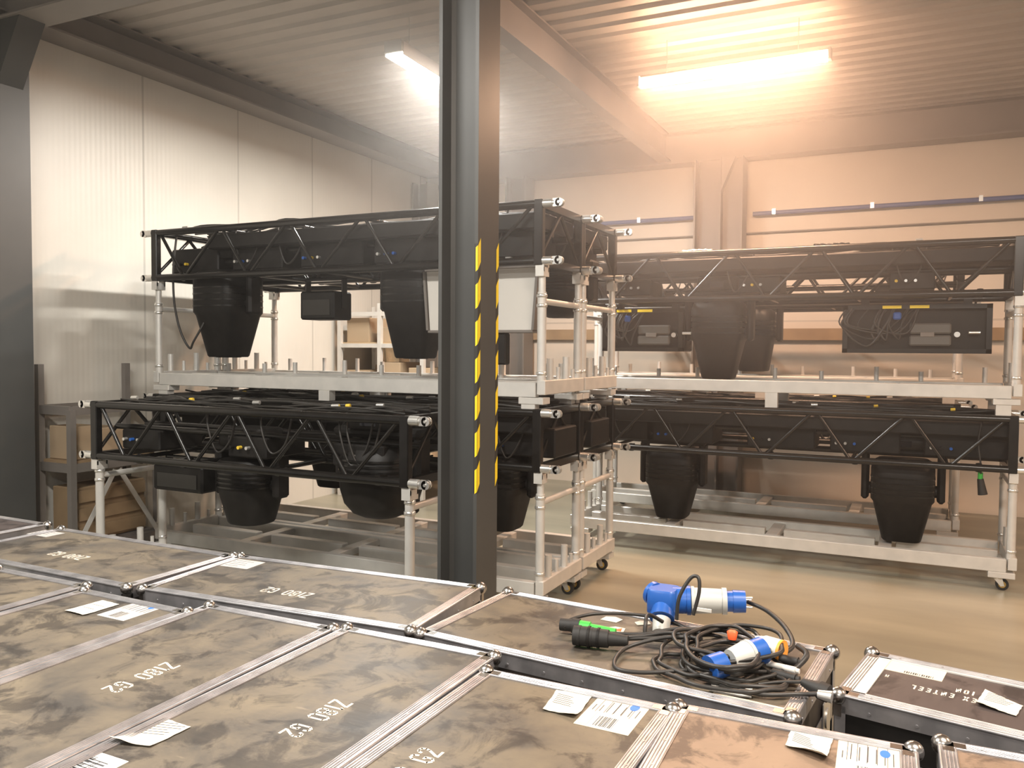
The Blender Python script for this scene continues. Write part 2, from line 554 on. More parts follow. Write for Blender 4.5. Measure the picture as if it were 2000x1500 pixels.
ibeam('trim_1', (-6.29, 1.5, 4.30), (-6.29, WY, 4.30), 0.25, 0.30, 0.016, 0.012, M['beam'])
ibeam('trim_2', (-2.90, 1.5, 4.22), (-2.90, WY, 4.22), 0.33, 0.16, 0.016, 0.012, M['beam'])
ibeam('trim_3', (WX, 4.02, 4.20), (7, 4.02, 4.20), 0.34, 0.26, 0.016, 0.014, M['beam'])
ibeam('trim_4', (WX, WY - 0.14, 4.16), (7, WY - 0.14, 4.16), 0.39, 0.26, 0.02, 0.014, M['beam'])


def hcol(name, x0, x1, y0, y1, z1, m, label, tf=0.02, tw=0.014, ex=None):
    """H-section column, flanges face +-X"""
    e = empty(name, ((x0 + x1) / 2, (y0 + y1) / 2, 0))
    hx, hy = (x1 - x0) / 2, (y1 - y0) / 2
    mb = MB()
    mb.box(-hx, -hx + tf, -hy, hy, 0, z1); mb.box(hx - tf, hx, -hy, hy, 0, z1)
    mb.box(-hx + tf, hx - tf, -tw / 2, tw / 2, 0, z1)
    f = 0.018
    for sx in (-1, 1):
        for sy in (-1, 1):
            xa = sx * (hx - tf); ya = sy * tw / 2
            poly = [(xa, ya), (xa - sx * f, ya), (xa, ya + sy * f)]
            mb.prism(poly if sx * sy < 0 else poly[::-1], 0, z1)
    mb.build('shaft', m, e)
    pb = MB(); pb.box(-hx - 0.05, hx + 0.05, -hy - 0.05, hy + 0.05, 0, 0.02)
    pb.build('base_plate', m, e)
    tag(e, label, 'column')
    return e


# main column with hazard tape
mc = hcol('steel_column', -2.181, -1.953, 3.646, 3.874, 4.56, M['column'],
          'tall dark grey steel H column with yellow and black hazard tape')
hx, hy = 0.114, 0.114
for y0, y1 in ((-hy, -hy + 0.028), (hy - 0.028, hy)):
    kb = MB(); kb.box(hx - 0.0002, hx + 0.0008, y0, y1, 1.08, 2.33)
    strip = kb.build('hazard_tape', M['tape_k'], mc)
    yb = MB()
    z = 1.085
    while z < 2.24:
        c = 0.12
        yb.add([(hx + 0.0012, y0, z), (hx + 0.0012, y1, z + 0.04), (hx + 0.0012, y1, z + c + 0.04), (hx + 0.0012, y0, z + c)], [(0, 1, 2, 3)])
        z += 0.186
    yb.build('yellow_stripes', M['tape_y'], strip)
    # the tape wraps round the flange edge
kb = MB(); kb.box(hx - 0.02, hx + 0.0008, -hy - 0.001, -hy, 1.08, 2.33)
strip = kb.build('hazard_tape', M['tape_k'], mc)
yb = MB(); z = 1.085
while z < 2.24:
    yb.add([(hx - 0.012, -hy - 0.0014, z - 0.01), (hx, -hy - 0.0014, z), (hx, -hy - 0.0014, z + 0.12), (hx - 0.012, -hy - 0.0014, z + 0.11)], [(0, 1, 2, 3)])
    z += 0.186
yb.build('yellow_stripes', M['tape_y'], strip)

lc = hcol('steel_column', -6.43, -6.13, 3.86, 4.16, 4.20, M['column'], 'dark grey steel column at the left edge of the picture')
gb = MB(); gb.box(-0.01, 0.01, -0.30, -0.15, 3.6, 4.2)
gb.add([(0.15, -0.1, 3.75), (0.15, 0.1, 3.75), (0.42, 0.1, 4.2), (0.42, -0.1, 4.2), (0.15, -0.1, 4.2), (0.15, 0.1, 4.2)],
       [(0, 1, 2, 3), (0, 3, 4), (1, 5, 2), (3, 2, 5, 4)])
gb.build('gusset', M['column'], lc)
bc = hcol('steel_column', -2.46, -1.87, 10.2, 10.5, 4.16, M['beam'], 'wide pinkish grey steel column against the back wall, above the right trusses')
sb = MB(); sb.box(0.015, 0.035, -0.14, 0.0, 0, 4.16)
sb.add([(0.03, -0.13, 3.75), (0.03, -0.13, 4.16), (0.2, -0.13, 4.16), (0.03, 0.0, 3.75), (0.03, 0.0, 4.16), (0.2, 0.0, 4.16)],
       [(0, 2, 1), (3, 4, 5), (0, 3, 5, 2), (1, 2, 5, 4), (0, 1, 4, 3)])
sb.build('stiffener', M['beam'], bc)
hcol('steel_column', -5.05, -4.75, 10.2, 10.5, 4.16, M['steel_light'], 'slim brown grey column on the back wall just right of the taped column')
hcol('steel_column', -6.42, -6.17, 10.0, 10.3, 4.16, M['steel_light'], 'dark column in the far corner, just left of the taped column top')

# blue rail on the back wall, in two runs
for x0, x1, lab in ((-4.6, -2.52, 'short blue pipe on back wall left of the wide column'), (-1.80, 6.0, 'long blue pipe on back wall right of the wide column')):
    e = MB(); e.cyl((x0, WY - 0.07, 3.50), (x1, WY - 0.07, 3.50), 0.028, n=10)
    o = e.build('wall_pipe', M['blue_pipe']); tag(o, lab, 'pipe', None)
    b = MB(); x = x0 + 0.25
    while x < x1 - .1:
        b.box(x - 0.02, x + 0.02, WY - 0.10, WY, 3.48, 3.545); x += 1.1
    b.build('clip', M['zinc'], o)
o = MB().cyl((-4.7, WY - 0.03, 3.27), (6, WY - 0.03, 3.27), 0.010, n=8).build('wall_conduit', M['steel_light'])
tag(o, 'thin grey conduit running below the blue pipes on the back wall', 'conduit')
o = MB().box(-6.0, 6.0, WY - 0.08, WY, 1.95, 2.09).build('wall_guard_rail', M['wood_d'])
tag(o, 'brown horizontal guard board on back wall seen under upper right truss', 'rail')


# ------------------------------------------------------------------ lamps
def lamp(name, p0, p1, w, m, colr, watts, label, hang=True, trough=False, bare=False):
    p0, p1 = Vector(p0), Vector(p1)
    c = (p0 + p1) / 2
    L = (p1 - p0).length
    e = empty(name, c, math.atan2((p1 - p0).y, (p1 - p0).x))
    hw = .016 if bare else w / 2
    hs = MB().box(-L / 2, L / 2, -hw, hw, 0.03, 0.06, 0.006)
    if trough:      # side reflectors that shield the lamp towards the walls
        hs.box(-L / 2, L / 2, -w / 2 - .006, -w / 2, -0.052, 0.05).box(-L / 2, L / 2, w / 2, w / 2 + .006, -0.052, 0.05)
    hs.build('housing', M['lamp_body'], e)
    wd = w * (.36 if trough else .5)
    mb = MB().cyl((-L / 2 + .01, 0, 0), (L / 2 - .01, 0, 0), .040, n=20) if bare else MB().loft([(-0.035, L / 2 - 0.01, wd * 0.5), (-0.02, L / 2 - 0.01, wd * 0.84), (0.03, L / 2 - 0.01, wd - 0.002)], n=24, e=12)
    mb.build('diffuser', m, e)
    for sx in (-1, 1):
        MB().box(min(sx * L / 2, sx * (L / 2 + .02)), max(sx * L / 2, sx * (L / 2 + .02)), -w / 2, w / 2, -0.03, 0.06).build('end_cap', M['lamp_body'], e)
    if hang:
        hb = MB()
        for sx in (-0.35, 0.35):
            hb.cyl((sx * L, 0, 0.07), (sx * L, 0, ZC - c.z), 0.003, n=6)
        hb.build('hanger', M['zinc'], e)
    ld = bpy.data.lights.new('tube_light', 'AREA')
    ld.shape = 'RECTANGLE'; ld.size = L; ld.size_y = w * (.6 if trough else 1)
    ld.energy = watts; ld.color = colr
    lo = bpy.data.objects.new('tube_light', ld)
    COL.objects.link(lo); lo.parent = e; lo.location = (0, 0, -0.046)
    tag(e, label, 'lamp')
    return e


COLD, WARM = (1.0, 0.965, 0.90), (1.0, 0.60, 0.38)
lamp('fluorescent_lamp', (-3.83, 7.15, 4.2), (-3.78, 5.62, 4.2), 0.16, M['lamp_cold'], COLD, 190, 'white fluorescent ceiling lamp partly behind the taped column', trough=True)
lamp('fluorescent_lamp', (-2.25, 7.28, 4.2), (-0.66, 7.23, 4.2), 0.10, M['lamp_warm'], WARM, 120, 'glowing warm fluorescent tube lamp over the right hand trusses', bare=True)
for i, (x, y, mm, cc, pw) in enumerate(((-3.8, 1.2, 'lamp_cold', COLD, 135), (0.4, 1.4, 'lamp_soft', (1, .88, .76), 150), (3.8, 5.0, 'lamp_soft', WARM, 150),
                                        (-3.4, -2.5, 'lamp_cold', COLD, 80), (0.6, -2.4, 'lamp_cold', COLD, 80))):  # unseen fill lamps, added to brighten the case lids and the hall
    lamp('fluorescent_lamp', (x, y, 4.2), (x + 1.55, y, 4.2), 0.15, M[mm], cc, pw,
         ['white ceiling lamp above the left flight cases, outside the picture', 'warm ceiling lamp above the cable pile, outside the picture',
          'warm ceiling lamp far right of the trusses', 'rear left ceiling lamp', 'rear right ceiling lamp'][i])


# ------------------------------------------------------------------ trusses
def coupler(parent, x, y, z, s):
    mb = MB()
    mb.cyl((x, y, z), (x + s * 0.065, y, z), 0.029, n=16)
    mb.cyl((x + s * 0.065, y, z), (x + s * 0.078, y, z), 0.022, n=14)
    # fork eye: two cheeks with a through pin
    for dy in (-0.017, 0.009):
        mb.box(min(x + s * .07, x + s * .115), max(x + s * .07, x + s * .115), y + dy, y + dy + .008, z - 0.026, z + 0.026)
        mb.cyl((x + s * .112, y + dy, z), (x + s * .112, y + dy + .008, z), 0.027, n=18)
    mb.cyl((x + s * .112, y - 0.024, z), (x + s * .112, y + 0.024, z), 0.009, n=10)
    o = mb.build('coupler', M['zinc'], parent)
    return o


def truss(x0, x1, y0, y1, z0, z1, nv, label, cov=(0.0, 1.0), seed=0, tray=True, boxes=3):
    """box truss; z0/z1 are chord centre heights"""
    rnd = random.Random(seed)
    e = empty('lighting_truss', (x0, y0, z0 - 0.025))
    ox, oy, oz = x0, y0, z0 - 0.025

    def P(x, y, z): return (x - ox, y - oy, z - oz)
    r = 0.0275
    for yy in (y0, y1):
        for zz in (z0, z1):
            MB().cyl(P(x0, yy, zz), P(x1, yy, zz), r, n=12).build('chord', M['black'], e)
    # end frames
    for xx, s in ((x0 + 0.03, -1), (x1 - 0.03, 1)):
        f = MB()
        for yy in (y0, y1):
            a, b = P(xx - 0.032, yy - 0.027, z0 - 0.027), P(xx + 0.032, yy + 0.027, z1 + 0.027)
            f.box(a[0], b[0], a[1], b[1], a[2], b[2], 0.006)
        for zz in (z0, z1):
            f.bar(P(xx, y0, zz), P(xx, y1, zz), 0.05, 0.05)
        f.cyl(P(xx, y0, z0 + .02), P(xx, (y0 + y1) / 2, z1 - .02), 0.014, n=8)
        f.cyl(P(xx, (y0 + y1) / 2, z1 - .02), P(xx, y1, z0 + .02), 0.014, n=8)
        f.build('end_frame', M['black'], e)
        for yy in (y0, y1):
            for zz in (z0, z1):
                coupler(e, P(x0, 0, 0)[0] if s < 0 else P(x1, 0, 0)[0], yy - oy, zz - oz, s)
    # diagonals front and back
    L = (x1 - x0 - 0.12) / nv
    for yy in (y0, y1):
        for k in range(nv):
            xa = x0 + 0.06 + k * L
            xm = xa + 0.42 * L
            for a, b in (((xa + 0.03, z1 - 0.015), (xm - 0.02, z0 + 0.015)), ((xm + 0.03, z0 + 0.015), (xa + L - 0.03, z1 - 0.015))):
                MB().cyl(P(a[0], yy, a[1]), P(b[0], yy, b[1]), 0.0135, n=8).build('diagonal', M['black'], e)
    # rungs across top and bottom
    for k in range(nv + 1):
        xa = min(max(x0 + 0.06 + k * L, x0 + .1), x1 - .1)
        MB().cyl(P(xa, y0, z1), P(xa, y1, z1), 0.016, n=8).build('rung', M['black'], e)
        if k < nv:
            MB().cyl(P(xa + .42 * L, y0, z0), P(xa + .42 * L, y1, z0), 0.016, n=8).build('rung', M['black'], e)
    # two inner carrying pipes
    ym = (y0 + y1) / 2
    for d in (-0.13, 0.13):
        MB().cyl(P(x0 + .03, ym + d, z0 + 0.20), P(x1 - .03, ym + d, z0 + 0.20), 0.022, n=10).build('inner_pipe', M['black'], e)
    if tray:
        t = MB()
        a, b = P(x0 + cov[0] * (x1 - x0) + .05, ym - 0.30, z1 - 0.15), P(x0 + cov[1] * (x1 - x0) - .05, ym + 0.30, z1 - 0.035)
        t.box(a[0], b[0], a[1], b[1], a[2], b[2], 0.01)
        t.build('cable_tray', M['plastic'], e)
    for k in range(boxes):
        xx = x0 + (k + rnd.uniform(0.35, 0.65)) * (x1 - x0) / boxes
        w = rnd.uniform(0.14, 0.2) if boxes < 5 else rnd.uniform(.26, .33)
        a, b = P(xx - w, ym - 0.2, z0 + 0.05), P(xx + w, ym + 0.2, z0 + (0.19 if boxes < 5 else 0.25))
        jb = MB().box(a[0], b[0], a[1], b[1], a[2], b[2], 0.01).build('power_box', M['plastic'], e)
        for j in range(3):
            q = P(xx - w + 0.05 + j * 0.07, ym - 0.2, z0 + 0.12)
            MB().cyl(q, (q[0], q[1] - 0.03, q[2]), 0.012, n=8).build('socket', M[rnd.choice(['zinc', 'yellow', 'blue', 'plastic', 'zinc'])], jb)
    # clamps gripping the bottom chord
    for k in range(nv):
        xx = x0 + (k + rnd.uniform(.3, .8)) * (x1 - x0) / nv
        cl = MB()
        q = P(xx, y0 + .015, z0)
        cl.lathe([(0.034, -0.02), (0.036, 0), (0.034, 0.02)], c=q, axis='x', n=12)
        cl.cyl((q[0], q[1] + 0.03, q[2] + 0.02), (q[0], q[1] + 0.08, q[2] + 0.02), 0.008, n=8)
        cl.build('clamp', M['black'], e)
    tag(e, label, 'truss')
    # cable loom lying in the truss
    cb = empty('cable_bundle', (x0, y0, z1 + 0.026)) if False else empty('cable_bundle', (x0, ym, z1))
    lm = MB()
    for j in range(8):
        pts = []
        yj = rnd.uniform(-0.24, 0.24)
        n = int((x1 - x0) / 0.3)
        for k in range(n + 1):
            pts.append((0.12 + k * (x1 - x0 - 0.24) / n, yj + rnd.uniform(-0.06, 0.06), 0.035 + rnd.uniform(-0.02, 0.018)))
        lm.tube(spline(pts, 4), 0.007 + 0.004 * (j % 2), n=6)
    for j in range(5):
        xx = rnd.uniform(.3, x1 - x0 - .3)
        yj = rnd.choice((-.22, .2))
        pts = [(xx, yj, 0.02), (xx + .03, yj - .03, -0.12), (xx + .1, yj - .02, -0.3 + rnd.uniform(-.03, .05)), (xx + .2, yj, -0.2), (xx + .26, yj, 0.0)]
        lm.tube(spline(pts, 6), 0.007, n=6)
    lm.build('cable', M['cable'], cb)
    for j in range(5):
        xx = rnd.uniform(.2, x1 - x0 - .2); yj = rnd.uniform(-.25, .1)
        MB().cyl((xx, yj, 0.05), (xx + .05, yj + .01, 0.052), 0.014, n=8).build('plug', M['zinc'], cb)
    for j in range(2):
        xx = rnd.uniform(.3, x1 - x0 - .3); yj = rnd.uniform(-.25, -.05)
        MB().cyl((xx, yj, 0.05), (xx + .03, yj + .005, 0.052), 0.012, n=8).build('cable_tag', M['yellow'], cb)
    tag(cb, 'cables on the ' + label.replace(', row nearer the camera', ', nearer row').replace(', nearest on the left behind the cases', '').replace(' by the back wall', '').replace('black ', ''), 'cables')
    return e


# ------------------------------------------------------------------ dollies
def dolly(x0, x1, y0, y1, zb, zf, label, castors=True, brace_z=None, stubs=True, foot=.125, seed=0):
    """aluminium transport frame; zb underside of the frame, zf underside of the carried chord"""
    rnd = random.Random(seed)
    e = empty('truss_dolly', (x0, y0, 0 if castors else zb - foot))
    ox, oy, oz = e.location

    def P(x, y, z): return (x - ox, y - oy, z - oz)

    def bx(name, xa, xb, ya, yb, za, zc, m=M['alu'], bev=0.004, par=None):
        a, b = P(xa, ya, za), P(xb, yb, zc)
        return MB().box(a[0], b[0], a[1], b[1], a[2], b[2], bev).build(name, m, par or e)
    H = 0.10
    for yy in (y0, y1 - 0.06):
        bx('long_rail', x0 + 0.05, x1 - 0.05, yy, yy + 0.06, zb, zb + H)
    for xx in (x0 - 0.02, x1 - 0.04):
        bx('end_rail', xx, xx + 0.06, y0, y1, zb + 0.02, zb + H + 0.015)
    n = 3
    for k in range(n):
        xx = x0 + (x1 - x0) * (k + 1) / (n + 1)
        bx('cross_member', xx - 0.05, xx + 0.05, y0 + 0.06, y1 - 0.06, zb + 0.03, zb + 0.085)
    # inner slats parallel to the long rails, cut at the cross members
    for k in range(n + 1):
        xa = x0 + (x1 - x0) * k / (n + 1) + 0.08
        xb = x0 + (x1 - x0) * (k + 1) / (n + 1) - 0.08
        bx('slat', xa, xb, (y0 + y1) / 2 - 0.04, (y0 + y1) / 2 + 0.04, zb + 0.01, zb + 0.095)
    # corner plates
    for xx in (x0 - 0.01, x1 - 0.17):
        for yy in (y0 - 0.01, y1 - 0.11):
            bx('corner_plate', xx, xx + 0.18, yy, yy + 0.12, zb - 0.045, zb)
    # posts with collars, forks
    bz = brace_z or (zf - 0.23)
    for xx in (x0 + 0.02, x1 - 0.02):
        for yy in (y0 + 0.03, y1 - 0.03):
            pb = MB()
            zt = zf - 0.075
            pb.cyl(P(xx, yy, zb + H), P(xx, yy, bz + .06), 0.030, n=16)
            pb.cyl(P(xx, yy, bz + .06), P(xx, yy, zt), 0.024, n=16)
            p = pb.build('post', M['alu'], e)
            for zz in (zb + H + 0.06, bz - 0.03, bz + 0.035):
                MB().lathe([(0.031, -0.012), (0.036, -0.008), (0.036, 0.008), (0.031, 0.012)], c=P(xx, yy, zz), n=16).build('collar', M['zinc'], p)
            fk = MB()
            a = P(xx - 0.03, yy - 0.045, zt)
            fk.box(a[0], a[0] + 0.06, a[1], a[1] + 0.09, a[2], a[2] + 0.03)
            for dy in (0, 0.076):
                fk.box(a[0], a[0] + 0.06, a[1] + dy, a[1] + dy + 0.014, a[2] + 0.03, a[2] + 0.078)
            for dx in (0, 0.046):
                fk.box(a[0] + dx, a[0] + dx + 0.014, a[1] + .001, a[1] + 0.089, a[2] + 0.03, a[2] + 0.06)
            fk.build('fork', M['alu'], p)
    # end braces along Y
    for xx in (x0 + 0.02, x1 - 0.02):
        MB().cyl(P(xx, y0 + 0.05, bz), P(xx, y1 - 0.05, bz), 0.021, n=12).build('brace', M['alu'], e)
    # stub spigots standing on the end rails and long rails
    if stubs:
        k = 0
        spots = [(xx, y0 + f * (y1 - y0)) for xx in (x0 + 0.012, x1 - 0.012) for f in (0.22, 0.42, 0.62, 0.8)]
        for xx, yy in spots:
            hgt = (0.16, 0.10, 0.17, 0.08)[k % 4]; k += 1
            s = MB().cyl(P(xx, yy, zb + H + .015), P(xx, yy, zb + H + hgt), 0.024 if k % 2 else 0.014, n=12)
            s.build('stub', M['alu'], e)
        for j in range(0 if castors else 9):
            xx = x0 + 0.2 + (x1 - x0 - 0.4) * (j + rnd.uniform(-.2, .2)) / 8.0
            s = MB().cyl(P(xx, y1 - 0.03, zb + H), P(xx, y1 - 0.03, zb + H + rnd.uniform(.07, .13)), 0.02, n=10)
            s.build('stub', M['alu'], e)
    if castors:
        for xx in (x0 + 0.10, x1 - 0.10):
            for yy in (y0 + 0.05, y1 - 0.05):
                c = MB()
                q = P(xx, yy, 0)
                c.cyl((q[0], q[1], zb - 0.045), (q[0], q[1], zb - 0.06), 0.035, n=14)
                for dy in (-0.022, 0.018):
                    c.add([(q[0] - 0.03, q[1] + dy, zb - .055), (q[0] + 0.03, q[1] + dy, zb - .055), (q[0] + 0.045, q[1] + dy, 0.035), (q[0] + 0.02, q[1] + dy, 0.03),
                           (q[0] - 0.03, q[1] + dy + .004, zb - .055), (q[0] + 0.03, q[1] + dy + .004, zb - .055), (q[0] + 0.045, q[1] + dy + .004, 0.035), (q[0] + 0.02, q[1] + dy + .004, 0.03)],
                          [(3, 2, 1, 0), (4, 5, 6, 7), (0, 1, 5, 4), (1, 2, 6, 5), (2, 3, 7, 6), (3, 0, 4, 7)])
                co = c.build('castor', M['zinc'], e)
                w = MB().cyl((q[0] + 0.03, q[1] - 0.016, 0.045), (q[0] + 0.03, q[1] + 0.016, 0.045), 0.045, n=18)
                w.build('wheel', M['rubber'], co)
                MB().cyl((q[0] + 0.03, q[1] - 0.0175, 0.045), (q[0] + 0.03, q[1] + 0.0175, 0.045), 0.026, n=14).build('hub', M['brass'], co)
    else:
        for xx in (x0 + 0.10, (x0 + x1) / 2, x1 - 0.10):
            for yy in (y0 + 0.03, y1 - 0.03):
                a = P(xx - 0.05, yy - 0.035, zb - foot)
                MB().box(a[0], a[0] + 0.10, a[1], a[1] + 0.07, a[2], a[2] + foot).build('foot', M['alu'], e)
    tag(e, label, 'dolly')
    return e


TH = 0.395
# front low stack
FL = dict(x0=-5.32, x1=-2.613, y0=4.055, y1=4.67)
dolly(FL['x0'], FL['x1'], FL['y0'], FL['y1'], 0.15, 0.995, 'aluminium dolly under the low black truss in front, its post beside the taped column', brace_z=0.87)
truss(FL['x0'], FL['x1'], FL['y0'], FL['y1'], 1.02, 1.387, 4, 'low front black truss, nearest on the left behind the cases', seed=1, tray=False, boxes=3)
# left double stack: two dollies side by side, two high
LX0, LX1 = -5.757, -2.181
LA, LB_, LC, LD = 4.976, 5.69, 5.725, 6.445
ZU = 1.488
dolly(LX0, LX1, LA, LB_, 0.15, 0.995, 'lower aluminium dolly of the left tall stack, right behind the taped column', brace_z=0.786, seed=2)
truss(LX0, LX1, LA, LB_, 1.02, 1.387, 5, 'lower black truss of the left tall stack, row nearer the camera', seed=2, boxes=5)
dolly(LX0, LX1, LC, LD, 0.15, 0.995, 'lower aluminium dolly at the rear of the left tall stack', brace_z=0.786, seed=3)
truss(LX0, LX1, LC, LD, 1.02, 1.387, 5, 'lower black truss at the rear of the left tall stack', seed=3, boxes=5)
dolly(LX0, LX1, LA, LB_, ZU, 2.362, 'upper aluminium dolly of the left tall stack, row nearer the camera', castors=False, brace_z=2.126, foot=.075, seed=4)
truss(LX0, LX1, LA, LB_, 2.387, 2.759, 5, 'upper black truss of the left tall stack, row nearer the camera', cov=(.14, 1), seed=4, boxes=5)
dolly(LX0, LX1, LC, LD, ZU, 2.362, 'upper aluminium dolly at the rear of the left tall stack', castors=False, brace_z=2.126, foot=.075, seed=5)
truss(LX0, LX1, LC, LD, 2.387, 2.759, 5, 'upper black truss at the rear of the left tall stack', seed=5, boxes=5)
# right double stack
RX0, RX1 = -2.84, 0.735
dolly(RX0, RX1, 7.20, 7.93, 0.145, 0.905, 'lower aluminium dolly of the right stack with castor on the open floor', brace_z=0.80, seed=6)
truss(RX0, RX1, 7.20, 7.93, 0.93, 1.31, 5, 'lower black truss of the right stack, row nearer the camera', seed=6, boxes=5)
dolly(RX0, RX1, 7.20, 7.93, 1.46, 2.235, 'upper aluminium dolly of the right stack, row nearer the camera', castors=False, brace_z=2.12, seed=7)
truss(RX0, RX1, 7.20, 7.93, 2.26, 2.65, 5, 'upper black truss of the right stack, row nearer the camera', seed=7)
dolly(-3.155, 0.42, 8.62, 9.35, 0.145, 0.905, 'lower aluminium dolly at the rear of the right stack by the back wall', brace_z=0.80, seed=8)
truss(-3.155, 0.42, 8.62, 9.35, 0.93, 1.31, 5, 'lower black truss at the rear of the right stack by the back wall', seed=8)
dolly(-3.155, 0.42, 8.62, 9.35, 1.46, 2.235, 'upper aluminium dolly at the rear of the right stack by the back wall', castors=False, brace_z=2.12, seed=9)
truss(-3.155, 0.42, 8.62, 9.35, 2.26, 2.65, 5, 'upper black truss at the rear of the right stack by the back wall', seed=9, tray=False)


# ------------------------------------------------------------------ moving-head fixtures
def head_light(x, y, ztop, zbot, wt, wb, label, style='taper', rz=0.0, chord=None, group=None):
    """hangs below the inner pipes of a truss; head pointing down"""
    e = empty('moving_head_light', (x, y, zbot), rz)
    L = ztop - zbot
    h = wt / 2
    sec = {'taper': [(0, wb / 2, wb / 2), (0.012, wb / 2 + .01, wb / 2 + .01), (L * .48, h * .92, h * .92), (L * .52, h, h), (L * .9, h, h), (L * .97, h * .93, h * .93), (L, h * .8, h * .8)],
           'round': [(0, h * .45, h * .45), (L * .06, h * .68, h * .68), (L * .2, h * .88, h * .88), (L * .4, h * .98, h * .98), (L * .6, h, h), (L * .85, h * .95, h * .95), (L, h * .7, h * .7)],
           'can': [(0, wb / 2, wb / 2), (L * .03, wb / 2 + .01, wb / 2 + .01), (L * .5, h * .95, h * .95), (L * .95, h, h), (L, h * .9, h * .9)]}[style]
    hb = MB().loft(sec, n=32, e=4.5 if style == 'taper' else 2.6)
    hd = hb.build('head', M['plastic'], e)
    MB().cyl((0, 0, -0.004), (0, 0, 0.004), (wb if style != 'round' else wt * .42) * 0.40, n=24).build('lens', M['lens'], hd)
    rb = MB()
    for k in range(4):
        zz = L * (.58 + .07 * k)
        rb.loft([(zz, h * 1.012, h * 1.012), (zz + 0.012, h * 1.012, h * 1.012)], n=32, e=4.5 if style == 'taper' else 2.6)
    rb.build('cooling_fins', M['black'], hd)
    # yoke
    yk = MB()
    zy = L * .62
    for s in (-1, 1):
        xa = s * (h + 0.045)
        yk.box(min(xa - .03, xa + .03), max(xa - .03, xa + .03), -0.07, 0.07, zy - .09, L + 0.06, 0.02)
        yk.cyl((s * h * .9, 0, zy), (xa, 0, zy), 0.05, n=16)
    yk.box(-h - 0.075, h + 0.075, -0.09, 0.09, L + 0.04, L + 0.10, 0.02)
    yk.build('yoke', M['plastic'], e)
    b = MB().loft([(L + .09, .15, .12), (L + .10, .19, .15), (L + .2, .19, .15), (L + .215, .17, .13)], n=24, e=6)
    bs = b.build('base', M['plastic'], e)
    MB().box(-0.06, 0.06, -0.156, -0.149, L + .12, L + .17).build('display', M['lens'], bs)
    tag(e, label, 'stage light', group)
    return e


head_light(-5.245, 5.301, 2.451, 1.726, 0.465, 0.260, 'large tapered black stage light hanging at the left end of the upper left truss')
head_light(-3.367, 5.301, 2.451, 1.735, 0.428, 0.242, 'tapered black stage light hanging in the upper left truss, directly left of the taped column')
head_light(-4.120, 4.371, 1.037, 0.591, 0.428, 0.279, 'rounded black stage light hanging low in the middle of the front truss', 'can')
head_light(-3.022, 4.362, 1.205, 0.740, 0.502, 0.279, 'wide round bellied black stage light hanging at the right of the front truss', 'round')
head_light(-2.651, 5.320, 1.056, 0.517, 0.428, 0.260, 'black stage light low behind the taped column foot, in the left tall stack')
head_light(-1.56, 7.52, 2.25, 1.56, 0.46, 0.26, 'tapered black stage light hanging in the middle of the upper right truss')
head_light(-1.50, 9.0, 2.25, 1.60, 0.42, 0.28, 'black stage light half hidden behind the hanging one of the upper right truss')
head_light(-1.97, 7.56, 0.90, 0.265, 0.46, 0.26, 'tapered black stage light at the left end of the lower right truss')
head_light(-0.04, 7.56, 0.92, 0.255, 0.48, 0.28, 'large tapered black stage light at the right end of the lower right truss')
head_light(-2.511, 6.091, 2.405, 2.060, 0.428, 0.279, 'rounded black stage light between the end posts of the upper left stack', 'round')
head_light(-4.743, 6.101, 1.037, 0.544, 0.391, 0.242, 'dark stage light deep inside the lower left stack', 'taper')


# small black boxes hanging under trusses
def small_box(x0, x1, y0, y1, z0, z1, label, zt):
    cx, cy = (x0 + x1) / 2, (y0 + y1) / 2
    e = empty('flood_light', (cx, cy, z0))
    hx, hy, H = (x1 - x0) / 2, (y1 - y0) / 2, z1 - z0
    MB().box(-hx, hx, -hy, hy, 0, H, 0.015).build('housing', M['plastic'], e)
    MB().box(-hx * .8, hx * .8, -hy - .004, -hy + .002, H * .15, H * .7, 0.001).build('front_plate', M['black'], e)
    b = MB()
    for s in (-1, 1):
        b.box(s * (hx + .012) - .006, s * (hx + .012) + .006, -.03, .03, H * .4, zt - z0)
    b.bar((-hx - .018, 0, zt - z0 - .01), (hx + .018, 0, zt - z0 - .01), .06, .012)
    b.build('bracket', M['black'], e)
    tag(e, label, 'stage light')
    return e


small_box(-4.399, -4.064, 5.208, 5.450, 2.032, 2.256, 'small square black flood light under the middle of the upper left truss', 2.358)
small_box(-4.929, -4.445, 4.232, 4.557, 0.777, 0.963, 'flat black flood light under the left half of the front truss', 1.010)
small_box(-3.181, -2.902, 4.501, 4.631, 0.721, 0.907, 'small black flood light beside the front post under the front truss', 1.010)

# white panel fixture in the upper left stack
e = empty('panel_light', (-2.725, 5.16, 1.94))
MB().add([(-.40, -.05, 0), (.40, -.05, 0), (.43, -.05, .42), (-.43, -.05, .42), (-.40, .05, 0), (.40, .05, 0), (.43, .05, .42), (-.43, .05, .42)],
         [(0, 1, 2, 3), (5, 4, 7, 6), (1, 5, 6, 2), (4, 0, 3, 7), (3, 2, 6, 7), (4, 5, 1, 0)]).build('diffuser', M['panel_white'], e)
fr = MB()
fr.box(-.44, .44, -.065, .065, .42, .45, .004); fr.box(-.415, .415, -.06, .06, -.02, 0, .004)
for s in (-1, 1):
    fr.bar((s * .415, 0, 0), (s * .447, 0, .42), .018, .13, up=(0, 1, 0))
fr.build('frame', M['steel_light'], e)
MB().box(-.12, -.08, -.05, .05, .45, .50).box(.2, .24, -.05, .05, .45, .50).build('clamp', M['zinc'], e)
MB().box(.04, .20, -.04, .04, -.24, -.02, .01).build('driver_box', M['plastic'], e)
MB().tube(spline([(-.2, 0, -.02), (-.12, -.02, -.07), (0, -.02, -.09), (.06, 0, -.06)], 6), .006, n=6).build('lead', M['cable'], e)
